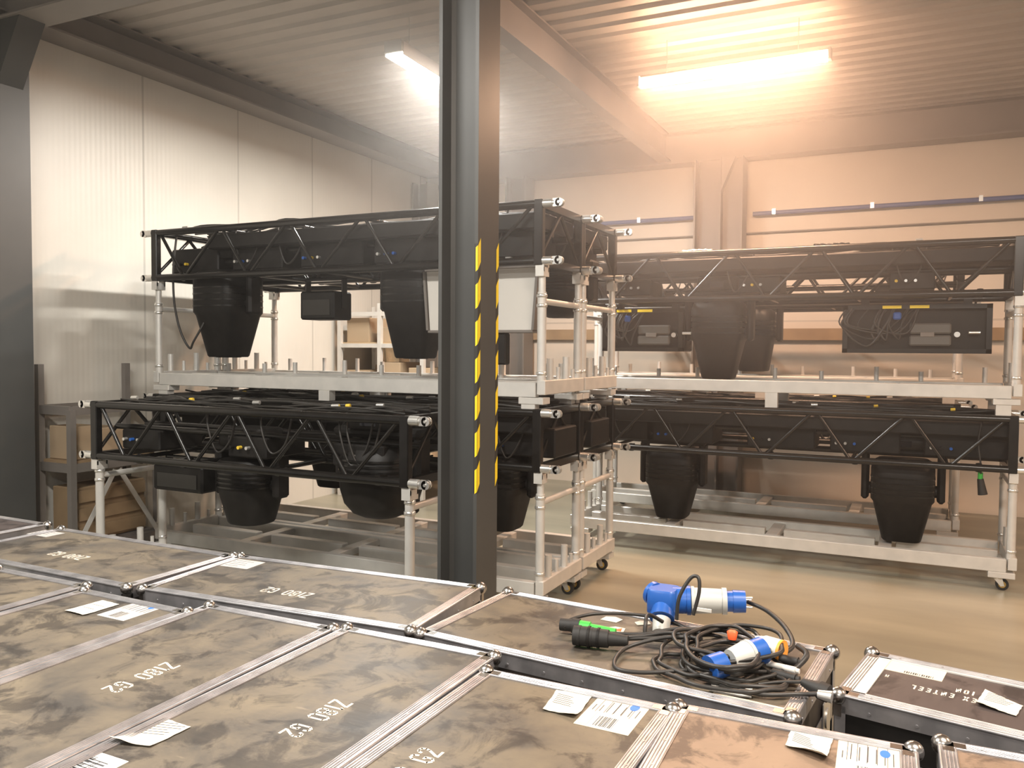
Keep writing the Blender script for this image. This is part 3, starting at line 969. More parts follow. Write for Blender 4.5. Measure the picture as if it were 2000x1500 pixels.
tag(e, 'white rectangular panel hanging behind the taped column in the upper left stack', 'panel light')


def winch(x0, x1, y0, y1, z0, z1, zt, label, seed=0):
    rnd = random.Random(seed)
    e = empty('chain_hoist_box', ((x0 + x1) / 2, (y0 + y1) / 2, z0))
    hx, hy, H = (x1 - x0) / 2, (y1 - y0) / 2, z1 - z0
    MB().box(-hx, hx, -hy + .06, hy, 0, H, 0.012).build('housing', M['plastic'], e)
    f = MB()
    for s in (-1, 1):
        f.box(s * (hx - .02) - .02, s * (hx - .02) + .02, -hy, -hy + .06, 0, H)
    f.box(-hx, hx, -hy, -hy + .06, 0, .035); f.box(-hx, hx, -hy, -hy + .06, H - .035, H)
    f.build('rim', M['black'], e)
    g = MB()
    for zz in (.06, .155):
        g.box(-.04, .26, -hy - .005, -hy + .07, zz, zz + .085, .012)
    pn = g.build('grey_module', M['grey_plastic'], e)
    MB().box(.04, .14, -hy - .012, -hy - .004, .132, .168, .003).build('label_plate', M['steel_light'], pn)
    MB().cyl((.30, -hy - .01, .15), (.30, -hy + .06, .15), .022, n=12).cyl((.38, -hy - .005, .165), (.46, -hy - .005, .165), .012, n=8).build('connector', M['zinc'], e)
    lb = MB()
    for k in range(2):
        lb.box(-.24 + .2 * k, -.10 + .2 * k, -hy - .012, -hy, H - .03, H - .006)
    lb.build('yellow_label', M['tape_y'], e)
    MB().box(-.16, -.10, -hy - .03, -hy + .02, H - .12, H - .06, .01).build('blue_socket', M['blue'], e)
    cb = MB()
    for k in range(9):
        xa = rnd.uniform(-hx + .02, -.12); xb = rnd.uniform(-hx - .02, -.05)
        pts = [(xa, -hy + .01, H - .02), (xa - .05, -hy - .03, H * .6), ((xa + xb) / 2, -hy - .025, rnd.uniform(.05, .2)), (xb, -hy - .02, rnd.uniform(.15, .28)), (xb + .08, -hy + .02, H - .03)]
        cb.tube(spline(pts, 6), rnd.choice((.006, .009)), n=6)
    cb.build('lead', M['cable'], e)
    b = MB()
    for xx in (-hx * .7, hx * .7):
        b.box(xx - .03, xx + .03, -.03, .03, H, zt - z0)
    b.build('bracket', M['black'], e)
    tag(e, label, 'hoist box')
    return e


winch(-0.52, 0.56, 7.38, 7.75, 1.80, 2.19, 2.24, 'big black equipment box with grey module hanging at the right of the upper right truss', 1)
winch(-2.62, -1.86, 7.38, 7.75, 1.80, 2.19, 2.24, 'black equipment box hanging at the left of the upper right truss, by the alu posts', 2)

# things clamped to the top of the upper right truss
for (x, lab) in ((-0.72, 'black clamp lying on top of the upper right truss near its middle'), (-1.85, 'coil of chain lying on top of the upper right truss at its left')):
    e = MB()
    rnd = random.Random(int(abs(x) * 100))
    for k in range(5):
        c = (x + k * .05, 7.40 + rnd.uniform(-.03, .03), 2.703)
        e.tube([(c[0] + .035 * math.cos(t), c[1] + .02 * math.sin(t), c[2] + .006 * math.sin(2 * t)) for t in [2 * PI * i / 12 for i in range(12)]], .007, n=6, closed=True)
    e.box(x - .08, x + .35, 7.37, 7.43, 2.676, 2.693, 0.003)
    o = e.build('rigging_chain' if x < -1 else 'rigging_clamp', M['black' if x > -1 else 'zinc']); tag(o, lab, 'rigging')

# hanging cable loop at the left end of upper left truss
o = MB().tube(spline([(-5.561, 5.041, 2.730), (-5.580, 5.022, 2.451), (-5.571, 5.022, 2.172), (-5.524, 5.041, 1.940), (-5.441, 5.059, 1.800), (-5.394, 5.059, 1.856), (-5.320, 5.115, 2.032), (-5.301, 5.162, 2.172)], 8), 0.009, n=8).build('hanging_cable', M['cable'])
tag(o, 'thin black cable hanging in a V loop at the upper left truss end', 'cable')
e = empty('hanging_plug', (0.50, 7.25, 0.72))
MB().tube(spline([(0, 0, 0.56), (-.02, 0, .4), (.0, -.02, .22), (.0, 0, .12)], 8), .007, n=6).build('cable', M['cable'], e)
MB().cyl((0, 0, .12), (0.02, 0, .0), .022, .034, n=12).build('plug_body', M['rubber'], e)
MB().cyl((0, 0, .17), (0, 0, .12), .018, n=12).build('ring', M['green'], e)
tag(e, 'black plug with a green ring dangling at the right end of the lower right truss', 'plug')


# ------------------------------------------------------------------ stillage, boards and cartons by the left wall
e = empty('steel_stillage', (-6.40, 4.32, 0))
post = [(0.04, 0.0), (0.04, 0.82), (0.42, 0.0), (0.42, 0.82)]
for (px_, py_) in post:
    MB().box(px_ - .025, px_ + .025, py_ - .025 + .04, py_ + .025 + .04, 0, 1.66 if px_ < .1 else 1.30).build('post', M['steel_light'], e)
fr = MB()
for zz in (.12, .80, 1.26):
    for xx in (.04, .42):
        fr.box(xx - .02, xx + .02, .04, .86, zz, zz + .07)
    for yy in (.04, .86):
        fr.box(.04, .42, yy - .02, yy + .02, zz, zz + .07)
fr.build('frame', M['steel_light'], e)
MB().box(0.05, .41, .05, .85, .87, .89).build('shelf_board', M['wood_d'], e)
MB().bar((.44, .06, .2), (.44, .42, .78), .04, .008, up=(1, 0, 0)).bar((.44, .84, .2), (.44, .46, .78), .04, .008, up=(1, 0, 0)).build('diagonal_brace', M['alu'], e)
MB().box(.06, .40, .06, .84, .19, .21).build('lower_board', M['steel_light'], e)
tag(e, 'dull grey steel stillage between the left column and the front truss', 'stillage')
for k in range(3):
    o = MB().box(-6.33, -6.03, 4.42 + k * .25, 4.64 + k * .25, .892, 1.16 - .03 * k, .004).build('cardboard_box', M['carton'])
    tag(o, ['brown carton in the stillage, nearest the left column', 'middle brown carton of the stillage', 'brown carton in the stillage, nearest the truss end'][k], 'box', 'cartons in the stillage')

o = MB().box(-6.33, -6.04, 4.44, 5.10, .215, .66, .006).build('wooden_crate', M['wood_d'])
for k in range(3):
    MB().box(-6.035, -6.02, 4.45, 5.09, .24 + k * .15, .34 + k * .15).build('slat_board', M['wood_d'], o)
tag(o, 'dark brown wooden crate in the bottom of the grey stillage', 'crate')

# tall boards and pallets leaning on the back wall, seen under the upper left truss
for k, (y, w) in enumerate(((8.35 + 1.0, .30), (9.66, .2), (9.05, .22))):
    rt = Matrix.Translation((WX + .36, y, 0)) @ Matrix.Rotation(math.radians(-8), 4, 'Y')
    o = MB().box(-.02, .02, -w / 2, w / 2, .01, 2.3 - .08 * k, 0, rot=rt).build('leaning_board', M['wood' if k != 1 else 'wood_d'])
    tag(o, ['wide pale board leaning on the left wall near the far corner', 'brown board leaning in the far left corner', 'narrow pale board leaning on the left wall beside the light rack'][k], 'board')
# rack with cartons behind the left stacks
e = empty('storage_rack', (-6.35, 8.2, 0))
rb = MB()
for xx in (0.03, 0.62, 1.22, 1.82):
    for yy in (0.03, .75):
        rb.box(xx - .025, xx + .025, yy - .025, yy + .025, 0, 2.35)
rb.build('upright', M['alu'], e)
rb = MB()
for zz in (.35, 1.30, 1.82, 2.2):
    for yy in (0.03, .75):
        rb.box(0, 1.85, yy - .018, yy + .018, zz, zz + .05)
rb.build('shelf_beam', M['alu'], e)
rb = MB()
for zz in (.4, 1.35, 1.87):
    rb.box(0.02, 1.83, 0.05, .73, zz, zz + .015)
rb.build('shelf', M['wood'], e)
tag(e, 'light metal rack of shelves seen through the left stacks', 'rack')
k = 0
for zz in (.415, 1.365, 1.885):
    for j in range(4):
        x = -6.27 + j * .45
        o = MB().box(x, x + .33, 8.3, 8.8, zz, zz + (.28, .22, .3, .18)[(k * 3 + j) % 4], .004).build('cardboard_box', M['carton'])
        tag(o, 'carton on the %s shelf of the light rack, %s' % (('bottom', 'middle', 'top')[k], ('leftmost', 'second from left', 'third from left', 'rightmost')[j]), 'box', 'cartons on the light rack')
    k += 1


# ------------------------------------------------------------------ flight cases
CH = 0.88


def build_case(name, L, Wd, lid_m, H=CH, side='case_side'):
    """case centred at origin, long side along X"""
    e = empty(name)
    hx, hy = L / 2, Wd / 2
    z0 = 0.12
    MB().box(-hx + .006, hx - .006, -hy + .006, hy - .006, z0, H - .008).build('body', M[side], e)
    MB().box(-hx + .03, hx - .03, -hy + .03, hy - .03, H - .012, H - .003).build('lid_panel', lid_m, e)
    ew, t = .038, .0025
    ed = MB()
    for s in (-1, 1):
        # L-shaped extrusions: top leg, side leg, raised bead
        for a in ('x', 'y'):
            if a == 'x':
                y_o, y_i = s * hy, s * (hy - ew)
                ed.box(-hx + .02, hx - .02, min(y_o, y_i), max(y_o, y_i), H - .004, H)
                ed.box(-hx + .02, hx - .02, min(y_o, y_o - s * t), max(y_o, y_o - s * t), H - .05, H)
                ed.cyl((-hx + .02, y_o - s * .003, H - .003), (hx - .02, y_o - s * .003, H - .003), .0055, n=8)
                for q_ in (.003, .010, .018, .025):
                    ed.cyl((-hx + .03, y_i + s * q_, H), (hx - .03, y_i + s * q_, H), .0022, n=6)
                ed.box(-hx + .01, hx - .01, min(y_o, y_o - s * t), max(y_o, y_o - s * t), H - .20, H - .14)
                ed.box(-hx + .01, hx - .01, min(y_o, y_o - s * t), max(y_o, y_o - s * t), z0, z0 + .04)
            else:
                x_o, x_i = s * hx, s * (hx - ew)
                ed.box(min(x_o, x_i), max(x_o, x_i), -hy + .02, hy - .02, H - .004, H)
                ed.box(min(x_o, x_o - s * t), max(x_o, x_o - s * t), -hy + .02, hy - .02, H - .05, H)
                ed.cyl((x_o - s * .003, -hy + .02, H - .003), (x_o - s * .003, hy - .02, H - .003), .0055, n=8)
                for q_ in (.003, .010, .018, .025):
                    ed.cyl((x_i + s * q_, -hy + .03, H), (x_i + s * q_, hy - .03, H), .0022, n=6)
                ed.box(min(x_o, x_o - s * t), max(x_o, x_o - s * t), -hy + .01, hy - .01, H - .20, H - .14)
                ed.box(min(x_o, x_o - s * t), max(x_o, x_o - s * t), -hy + .01, hy - .01, z0, z0 + .04)
        for s2 in (-1, 1):
            ed.box(min(s * hx, s * (hx - .03)), max(s * hx, s * (hx - .03)), min(s2 * hy, s2 * (hy - t)), max(s2 * hy, s2 * (hy - t)), z0, H - .03)
            ed.box(min(s * hx, s * (hx - t)), max(s * hx, s * (hx - t)), min(s2 * hy, s2 * (hy - .03)), max(s2 * hy, s2 * (hy - .03)), z0, H - .03)
    for sx in (-1, 1):
        for sy in (-1, 1):
            b = MB()
            cx, cy = sx * (hx - .008), sy * (hy - .008)
            b.sphere((cx, cy, H - .008), .024, 14, 10)
            # three leaf plates of the ball corner
            b.box(min(cx, cx - sx * .05), max(cx, cx - sx * .05), min(cy, cy - sy * .024), max(cy, cy - sy * .024), H - .001, H + .002)
            b.box(min(cx, cx - sx * .024), max(cx, cx - sx * .024), min(cy, cy - sy * .05), max(cy, cy - sy * .05), H - .001, H + .002)
            b.box(min(sx * hx, sx * (hx - .02)), max(sx * hx, sx * (hx - .02)), min(sy * (hy + .002), sy * hy), max(sy * (hy + .002), sy * hy), H - .06, H)
            b.box(min(sx * (hx + .002), sx * hx), max(sx * (hx + .002), sx * hx), min(sy * hy, sy * (hy - .02)), max(sy * hy, sy * (hy - .02)), H - .06, H)
            b.build('ball_corner', M['ball'], e)
    rv = ed
    n = int(L / .12)
    for k in range(n):
        x = -hx + .09 + k * (L - .18) / (n - 1)
        for s in (-1, 1):
            rv.cyl((x, s * (hy - .02), H - .001), (x, s * (hy - .02), H + .0015), .004, n=8)
            rv.cyl((x, s * (hy - .001), H - .035), (x, s * (hy + .0015), H - .035), .004, n=8)
            rv.cyl((x, s * (hy - .001), H - .17), (x, s * (hy + .0015), H - .17), .004, n=8)
    n = max(3, int(Wd / .12))
    for k in range(n):
        y = -hy + .09 + k * (Wd - .18) / (n - 1)
        for s in (-1, 1):
            rv.cyl((s * (hx - .02), y, H - .001), (s * (hx - .02), y, H + .0015), .004, n=8)
            rv.cyl((s * (hx - .001), y, H - .035), (s * (hx + .0015), y, H - .035), .004, n=8)
    ed.build('edge_trim', M['alu_edge'], e)
    # butterfly latches and a recessed handle on each end
    for s in (-1, 1):
        for y in ((-.14, .14) if Wd > .5 else (0,)):
            lt = MB()
            lt.box(min(s * hx, s * (hx + .004)), max(s * hx, s * (hx + .004)), y - .055, y + .055, H - .22, H - .10, .002)
            lt.cyl((s * hx, y, H - .16), (s * (hx + .008), y, H - .16), .03, n=16)
            lt.build('latch', M['zinc'], e)
        hd = MB()
        hd.box(min(s * hx, s * (hx + .003)), max(s * hx, s * (hx + .003)), -.09, .09, .42, .56, .001)
        hd.tube([(s * (hx + .008), -.06, .47), (s * (hx + .02), -.05, .46), (s * (hx + .02), .05, .46), (s * (hx + .008), .06, .47)], .006, n=8)
        hd.build('handle', M['zinc'], e)
    for sx in (-1, 1):
        for sy in (-1, 1):
            c = MB()
            cx, cy = sx * (hx - .09), sy * (hy - .08)
            c.box(cx - .045, cx + .045, cy - .04, cy + .04, z0 - .006, z0)
            c.box(cx - .03, cx + .03, cy - .026, cy - .022, .04, z0 - .004)
            c.box(cx - .03, cx + .03, cy + .022, cy + .026, .04, z0 - .004)
            co = c.build('castor', M['zinc'], e)
            MB().cyl((cx, cy - .018, .05), (cx, cy + .018, .05), .05, n=20).build('wheel', M['rubber'], co)
    return e


CASE = build_case('flight_case', 1.19, 0.565, M['lid'])
CNT = [0]


def place(cx, cy, ang, label, lid=None, L=1.19):
    o = CASE if CNT[0] == 0 else copy_tree(CASE)
    CNT[0] += 1
    o.location = (cx, cy, 0)
    o.rotation_euler = (0, 0, math.radians(ang))
    if True:
        lid = lid or M['lid']
        for c in [k for k in bpy.data.objects if k.parent == o and k.name.startswith('lid_panel')]:
            c.data = c.data.copy(); c.data.materials[0] = lid
    tag(o, label, 'flight case', 'scuffed flight cases pushed together')
    return o


AX = 90  # long side towards the camera
c_r0 = place(-4.62, 2.53, -1.0, 'flight case with dark plum lid, far left of the back row', M['lid_dark'])
c_r1a = place(-3.285, 2.475, -0.7, 'back row flight case just right of the dark plum lidded one')
c_r1b = place(-2.062, 2.515, 3.2, 'back row flight case right in front of the taped column foot')
c_r1c = place(-0.808, 2.487, -5.2, 'flight case in the back row carrying the cable pile')
c_r2a = place(-3.13, 1.55, AX, 'flight case at the left edge in front of the plum lidded one')
c_r2b = place(-2.545, 1.50, AX - 1, 'flight case with a blank paper slip beside a grey sticker at left')
c_r2c = place(-1.970, 1.585, AX + .3, 'stencilled flight case without papers, left of the one with curled paper')
c_r2d = place(-1.390, 1.610, AX - .3, 'flight case with a curled paper and a barcode sticker at bottom left')
c_r2e = place(-0.818, 1.490, AX - 1.2, 'flight case at bottom centre whose stencil reads the other way')
c_r2f = place(-0.232, 1.520, AX + 1.5, 'flight case with smooth clean brown lid at bottom right', M['lid_brown'])
c_r2g = place(0.372, 1.60, AX + 1, 'flight case cut off by the bottom right corner', M['lid_brown'])

# black case with two lines of text
BK = build_case('flight_case', 1.10, 0.40, M['lid_dark'], side='plastic')
a = math.radians(-10.5)
BK.location = (-0.105 + .55 * math.cos(a) + .20 * math.sin(a) + .012, 2.56 + .55 * math.sin(a), 0)
BK.rotation_euler = (0, 0, a)
tag(BK, 'narrow dark lidded flight case with white upside down lettering, at far right', 'flight case')


def on_case(case, wx, wy):
    """world x,y -> local coordinates of that case"""
    a = case.rotation_euler[2]
    dx, dy = wx - case.location[0], wy - case.location[1]
    return (dx * math.cos(a) + dy * math.sin(a), -dx * math.sin(a) + dy * math.cos(a))


def ldir(case, d):
    a = case.rotation_euler[2]
    return (d[0] * math.cos(a) + d[1] * math.sin(a), -d[0] * math.sin(a) + d[1] * math.cos(a))


ZL = CH - 0.0028


def stencil(case, org, rd, text='Z180 G2', h=0.056):
    """org = world position of the first letter foot"""
    ud = (-rd[1], rd[0])
    mb = MB()
    write(mb, text, on_case(case, *org), ldir(case, rd), ldir(case, ud), h, wr=0.70, sw=0.125, gap=0.17, z=ZL)
    o = mb.build('stencil_lettering', M['stencil'], case)
    return o


stencil(c_r2d, (-1.345, 1.727), (0.0, -1.0))
stencil(c_r2c, (-1.948, 1.712), (0.0, -1.0))
stencil(c_r2e, (-0.945, 1.395), (0.0, 1.0))
stencil(c_r1b, (-2.005, 2.452), (-0.998, -0.05))
stencil(c_r1a, (-3.235, 2.440), (-1.0, 0.0))
stencil(c_r2b, (-2.50, 1.35), (0.0, -1.0))

# lettering and marks on the dark case: two upside-down lines
mb = MB()
# upside-down lines read from the far side
write(mb, 'EX ENTEEL', (-.235, -.005), (-1, 0), (0, -1), 0.027, wr=.55, sw=.16, gap=.36, z=ZL)
write(mb, 'ION', (-.245, .045), (-1, 0), (0, -1), 0.027, wr=.55, sw=.16, gap=.36, z=ZL)
write(mb, 'M', (-.46, .03), (-1, 0), (0, -1), .018, wr=.6, sw=.16, z=ZL)
write(mb, 'G', (.36, .02), (-1, 0), (0, -1), .026, wr=.6, sw=.16, z=ZL)
mb.build('lettering', M['stencil'], BK)
# wider aluminium borders of the dark case
wb = MB()
wb.box(-.55, -.48, -.18, .18, CH - .004, CH + .0006); wb.box(-.52, .52, -.2, -.155, CH - .004, CH + .0006); wb.box(-.52, .52, .155, .2, CH - .004, CH + .0006)
wb.build('wide_border', M['alu'], BK)


def sticker(case, x0, x1, y0, y1, m, name='sticker', lab=None, z=ZL):
    """sticker given by local box"""
    o = MB().box(x0, x1, y0, y1, z, z + .0012).build(name, m, case)
    if lab: o['label'] = lab
    return o


def loc_box(case, pts):
    q = [on_case(case, *p) for p in pts]
    return min(a for a, b in q), max(a for a, b in q), min(b for a, b in q), max(b for a, b in q)


def ship_sticker(case, pts, seed, m='sticker_p'):
    x0, x1, y0, y1 = loc_box(case, pts)
    st = sticker(case, x0, x1, y0, y1, M[m], 'shipping_sticker')
    z = ZL + .0012
    w, h = x1 - x0, y1 - y0
    ink = MB()
    # lines parallel to local x (towards camera)
    for f in (.2, .36, .52, .68, .84):
        ink.box(x0 + w * (.45 if f < .7 else .05), x1 - w * .03, y0 + h * f - .0006, y0 + h * f + .0006, z, z + .0003)
    lines_block(ink, x0 + w * .5, y0 + h * .04, x1 - .01, y0 + h * .98, 7, z, t=.002, seed=seed)
    ink.build('print', M['ink'], st)
    wb_ = MB().box(x0 + w * .03, x0 + w * .46, y0 + h * .30, y0 + h * .74, z, z + .0006).build('barcode_label', M['sticker_w'], st)
    bc_ = MB(); barcode(bc_, x0 + w * .06, y0 + h * .34, x0 + w * .36, y0 + h * .70, 13, z + .0006, seed, vert=False)
    bc_.build('barcode', M['ink'], wb_)
    MB().box(x0 + w * .04, x0 + w * .46, y0 + h * .78, y0 + h * .95, z, z + .0005).build('grey_field', M['sticker'], st)
    el = MB().loft([(z, w * .10, h * .085), (z + .0005, w * .10, h * .085)], n=20, e=2, c=(x0 + w * .80, y0 + h * .24, 0))
    el.build('blue_oval', M['ink_blue'], st)
    return st


ship_sticker(c_r2e, [(-0.728, 2.072), (-0.590, 1.877)], 3)
ship_sticker(c_r2f, [(-0.134, 2.090), (0.004, 1.90)], 5)
ship_sticker(c_r2b, [(-2.505, 2.095), (-2.372, 1.911)], 7, 'sticker')
x0, x1, y0, y1 = loc_box(c_r2d, [(-1.668, 1.258), (-1.55, 1.05)])
st = sticker(c_r2d, x0, x1, y0, y1, M['sticker_w'], 'barcode_sticker')
bc_ = MB(); barcode(bc_, x1 - .075, y0 + .03, x1 - .02, y1 - .01, 5, ZL + .0012)
barcode(bc_, x1 - .17, y1 - .045, x1 - .015, y1 - .008, 26, ZL + .0012, 9)
lines_block(bc_, x1 - .16, y0 + .01, x1 - .015, y1 - .055, 8, ZL + .0012, t=.002, seed=4)
bc_.build('barcode', M['ink'], st)
# stickers in the back row
for cs, pts in ((c_r1a, [(-3.91, 2.70), (-3.76, 2.60)]), (c_r1b, [(-2.63, 2.71), (-2.48, 2.60)]), (c_r1c, [(-0.46, 2.225), (-0.262, 2.165)])):
    x0, x1, y0, y1 = loc_box(cs, pts)
    st = sticker(cs, x0 + .0, x1, y0, y1, M['sticker' if cs is not c_r1c else 'sticker_p'], 'shipping_sticker')
    ik = MB(); lines_block(ik, x0 + .01, y0 + .01, x1 - .01, y1 - .01, 4, ZL + .0012, t=.0025, seed=3); ik.build('print', M['ink'], st)
# sticker on the dark case
st = sticker(BK, -.50, -.33, .07, .165, M['sticker_p'], 'shipping_sticker')
ik = MB(); barcode(ik, -.43, .075, -.35, .09, 14, ZL + .0012, 11); ik.build('barcode', M['ink'], st)


# loose or half-peeled paper slips lying on the lids
def paper(pts, label, curl=0.0, m='paper', seed=1, lines=6):
    """pts: four world xy corners in order"""
    p = [Vector((a, b, 0)) for a, b in pts]
    c = sum(p, Vector()) / 4
    e = empty('paper_slip', (c.x, c.y, CH - .002))
    n = 10
    vs, fs = [], []
    rnd = random.Random(seed)
    for i in range(n + 1):
        for j in range(n + 1):
            u, v = i / n, j / n
            q = (p[0] * (1 - u) * (1 - v) + p[1] * u * (1 - v) + p[2] * u * v + p[3] * (1 - u) * v) - c
            edge = max(0, .35 - v) / .35
            jag = rnd.uniform(-.0012, .0012) if i in (0, n) or j in (0, n) else 0
            vs.append((q.x + jag, q.y + jag, .002 + curl * edge ** 2 * (0.55 + 0.45 * math.sin(u * 3.2 + seed)) if edge > 0 else .002))
    k = (n + 1) * (n + 1)
    vs = [(a, b, max(.0016, c_)) for a, b, c_ in vs]
    vs += [(a, b, c_ - .0008) for a, b, c_ in vs]
    for i in range(n):
        for j in range(n):
            q = (i * (n + 1) + j, (i + 1) * (n + 1) + j, (i + 1) * (n + 1) + j + 1, i * (n + 1) + j + 1)
            fs.append(q); fs.append(tuple(x + k for x in reversed(q)))
    sheet = MB().add(vs, fs, True).build('sheet', M[m], e)
    ik = MB()
    u_ = (p[1] - p[0]); v_ = (p[3] - p[0])
    for r in range(lines):
        f = .42 + .5 * r / lines
        s0, s1 = .12, rnd.uniform(.5, .85)
        a_ = p[0] + v_ * f + u_ * s0 - c; b_ = p[0] + v_ * f + u_ * s1 - c
        ik.bar((a_.x, a_.y, .0024), (b_.x, b_.y, .0024), .0014, .0005)
    ik.build('print', M['ink'], sheet)
    tag(e, label, 'paper')
    return e


paper([(-1.665, 1.295), (-1.560, 1.325), (-1.557, 1.440), (-1.651, 1.445)], 'cream paper slip with a curled edge on the bottom left flight case lid', .016, seed=2)
paper([(-0.829, 1.915), (-0.735, 1.905), (-0.747, 2.057), (-0.846, 2.044)], 'cream torn paper slip left of the shipping sticker at bottom centre', .012, seed=4)
paper([(-0.244, 1.990), (-0.152, 1.946), (-0.146, 2.087), (-0.243, 2.091)], 'cream torn paper slip on the smooth brown lid at bottom right', .02, seed=5)
paper([(-2.643, 1.890), (-2.540, 1.885), (-2.538, 2.028), (-2.633, 2.034)], 'blank cream paper slip on the lid at left next to a grey sticker', .004, seed=6, lines=2)
paper([(0.172, 2.45), (0.262, 2.42), (0.285, 2.50), (0.205, 2.58)], 'white paper with handwriting on the dark lid at far right', .01, seed=8)
for k, (x, y, s, mm, lab) in enumerate(((-.905, 2.68, .035, 'paper', 'torn white paper scrap left of the orange printed one by the green plug'),
                                     (-.862, 2.585, .035, 'paper', 'white scrap with orange print beside the green plug'),
                                     (-.80, 2.69, .028, 'paper', 'small torn white scrap nearest the blue connector'),
                                     (-.83, 2.49, .018, 'paper', 'tiny paper scrap at the end of the green plug'))):
    e = empty('paper_scrap', (x, y, CH - .003), .4 * k)
    poly = [(-s, -s * .6), (s * .7, -s * .8), (s, s * .3), (s * .1, s * .8), (-s * .8, s * .5)]
    sc = MB().prism(poly, .001, .0022).build('sheet', M[mm], e)
    if k == 1:
        MB().prism([(-s * .5, -s * .3), (s * .5, -s * .6), (s * .7, s * .3)], .0023, .0028).build('orange_print', M['red'], sc)
    tag(e, lab, 'paper')

# ------------------------------------------------------------------ cable pile on the back-row case
ZT = CH
ctr = Vector((-0.50, 2.42, ZT))
rnd = random.Random(11)
pile = empty('power_cable', (ctr.x, ctr.y, ZT))
lm = MB()


def loop(cx, cy, rx, ry, z, tilt, n=16, jit=.01, a0=0):
    pts = []
    for i in range(n):
        t = 2 * PI * i / n
        x = rx * math.cos(t); y = ry * math.sin(t)
        xr = x * math.cos(a0) - y * math.sin(a0); yr = x * math.sin(a0) + y * math.cos(a0)
        pts.append((cx + xr + rnd.uniform(-jit, jit), cy + yr + rnd.uniform(-jit, jit), max(.008, z + tilt * x + rnd.uniform(-.003, .003))))
    return spline(pts, 4, True)


for k in range(11):
    lm.tube(loop(rnd.uniform(-.05, .08), rnd.uniform(-.04, .05), rnd.uniform(.10, .17), rnd.uniform(.08, .13), .012 + k * .006, rnd.uniform(-.08, .12), a0=rnd.uniform(0, 3)), .0062, n=8, closed=True)
lm.tube(loop(.02, -.085, .19, .115, .012, .02, a0=-.2), .0065, n=8, closed=True)
lm.tube(loop(.08, -.04, .15, .14, .02, -.02, a0=.5), .0065, n=8, closed=True)
# loose ends
lm.tube(spline([(-.08, .03, .06), (-.17, .02, .045), (-.26, -.05, .02), (-.25, -.17, .009), (-.17, -.18, .01), (-.05, -.13, .02)], 8), .0062, n=8)
lm.tube(spline([(-.05, .06, .05), (-.14, .06, .04), (-.24, .03, .03), (-.32, .01, .02)], 8), .0062, n=8)
lm.tube(spline([(-.05, .05, .05), (-.15, .07, .05), (-.24, .035, .035), (-.32, .0, .03)], 8), .0062, n=8)
lm.tube(spline([(-.06, .08, .06), (-.13, .09, .06), (-.23, .05, .04), (-.33, .02, .035)], 8), .0062, n=8)
lm.tube(spline([(-.12, .22, .01), (-.2, .24, .03), (-.32, .22, .04), (-.44, .16, .04), (-.50, .08, .03), (-.49, .045, .02)], 8), .0062, n=8)
lm.tube(spline([(.22, .10, .06), (.25, .06, .05), (.22, 0, .02), (.2, -.06, .01)], 8), .0085, n=8)
lm.build('cable_coil', M['cable'], pile)
# tall arch of cable above the splitter
lm = MB()
lm.tube(spline([(-.15, .14, .07), (-.145, .15, .14), (-.115, .17, .20), (-.09, .17, .205), (-.085, .16, .16), (-.10, .15, .09)], 8), .006, n=8)
lm.tube(spline([(-.20, .16, .05), (-.235, .12, .08), (-.23, .07, .07), (-.22, .05, .03), (-.16, .05, .03)], 8), .0062, n=8)
lm.build('cable_arch', M['cable'], pile)
# lead with a black plug at the right end
lm = MB().tube(spline([(.05, -.16, .01), (.16, -.18, .01), (.25, -.14, .012), (.30, -.135, .02)], 8), .0065, n=8)
lm.build('lead', M['cable'], pile)
pl = MB().cyl((.30, -.135, .02), (.335, -.14, .02), .011, .016, n=12)
pl.build('plug_sleeve', M['zinc'], pile)
MB().tube(spline([(.03, .37, .09), (.10, .33, .08), (.17, .24, .06), (.20, .14, .04), (.15, .05, .03)], 8), .0075, n=8).build('lead', M['cable'], pile)
tag(pile, 'tangled coil of black power cable on the back row case', 'cable')


def cyl_chain(segs, rot, loc):
    """segs: (r0, r1, x0, x1) along local x"""
    mb = MB()
    for r0, r1, a0, a1 in segs:
        mb.cyl(loc + rot @ Vector((a0, 0, 0)), loc + rot @ Vector((a1, 0, 0)), r0, r1, n=20)
    return mb


def rotv(az, el):
    return Matrix.Rotation(az, 3, 'Z') @ Matrix.Rotation(-el, 3, 'Y')


# blue three-way splitter joined to a grey connector with blue plug
sp_ = empty('cee_splitter', (-.73, 2.70, ZT + .0))
rt = rotv(math.radians(16), math.radians(2))
o0 = Vector((0, 0, .085))
MB().loft([(-.042, .045, .045), (-.035, .05, .05), (.035, .05, .05), (.042, .045, .045)], n=20, e=5, c=o0).build('body', M['blue'], sp_)
cyl_chain([(.044, .044, .03, .085), (.048, .048, .075, .088)], rt, o0).build('outlet', M['blue'], sp_)
cyl_chain([(.036, .038, 0, .07), (.041, .041, .06, .075)], rotv(math.radians(-80), math.radians(-38)), o0).build('outlet', M['blue'], sp_)
cyl_chain([(.034, .036, 0, .055), (.040, .040, .045, .06)], rotv(math.radians(150), math.radians(10)), o0).build('outlet', M['blue'], sp_)
cyl_chain([(.030, .026, .08, .13)], rotv(math.radians(-80), math.radians(-38)), o0).build('grey_cap', M['grey_plug'], sp_)
tag(sp_, 'bright blue three way plug splitter on top of the cable pile', 'connector')
cp = empty('cee_connector', (-.73, 2.70, ZT))
cyl_chain([(.047, .047, .09, .10), (.043, .040, .10, .19), (.044, .044, .19, .205)], rt, o0).build('grey_body', M['grey_plug'], cp)
cyl_chain([(.034, .034, .205, .225), (.037, .036, .225, .265)], rt, o0).build('blue_plug', M['blue'], cp)
pn = MB()
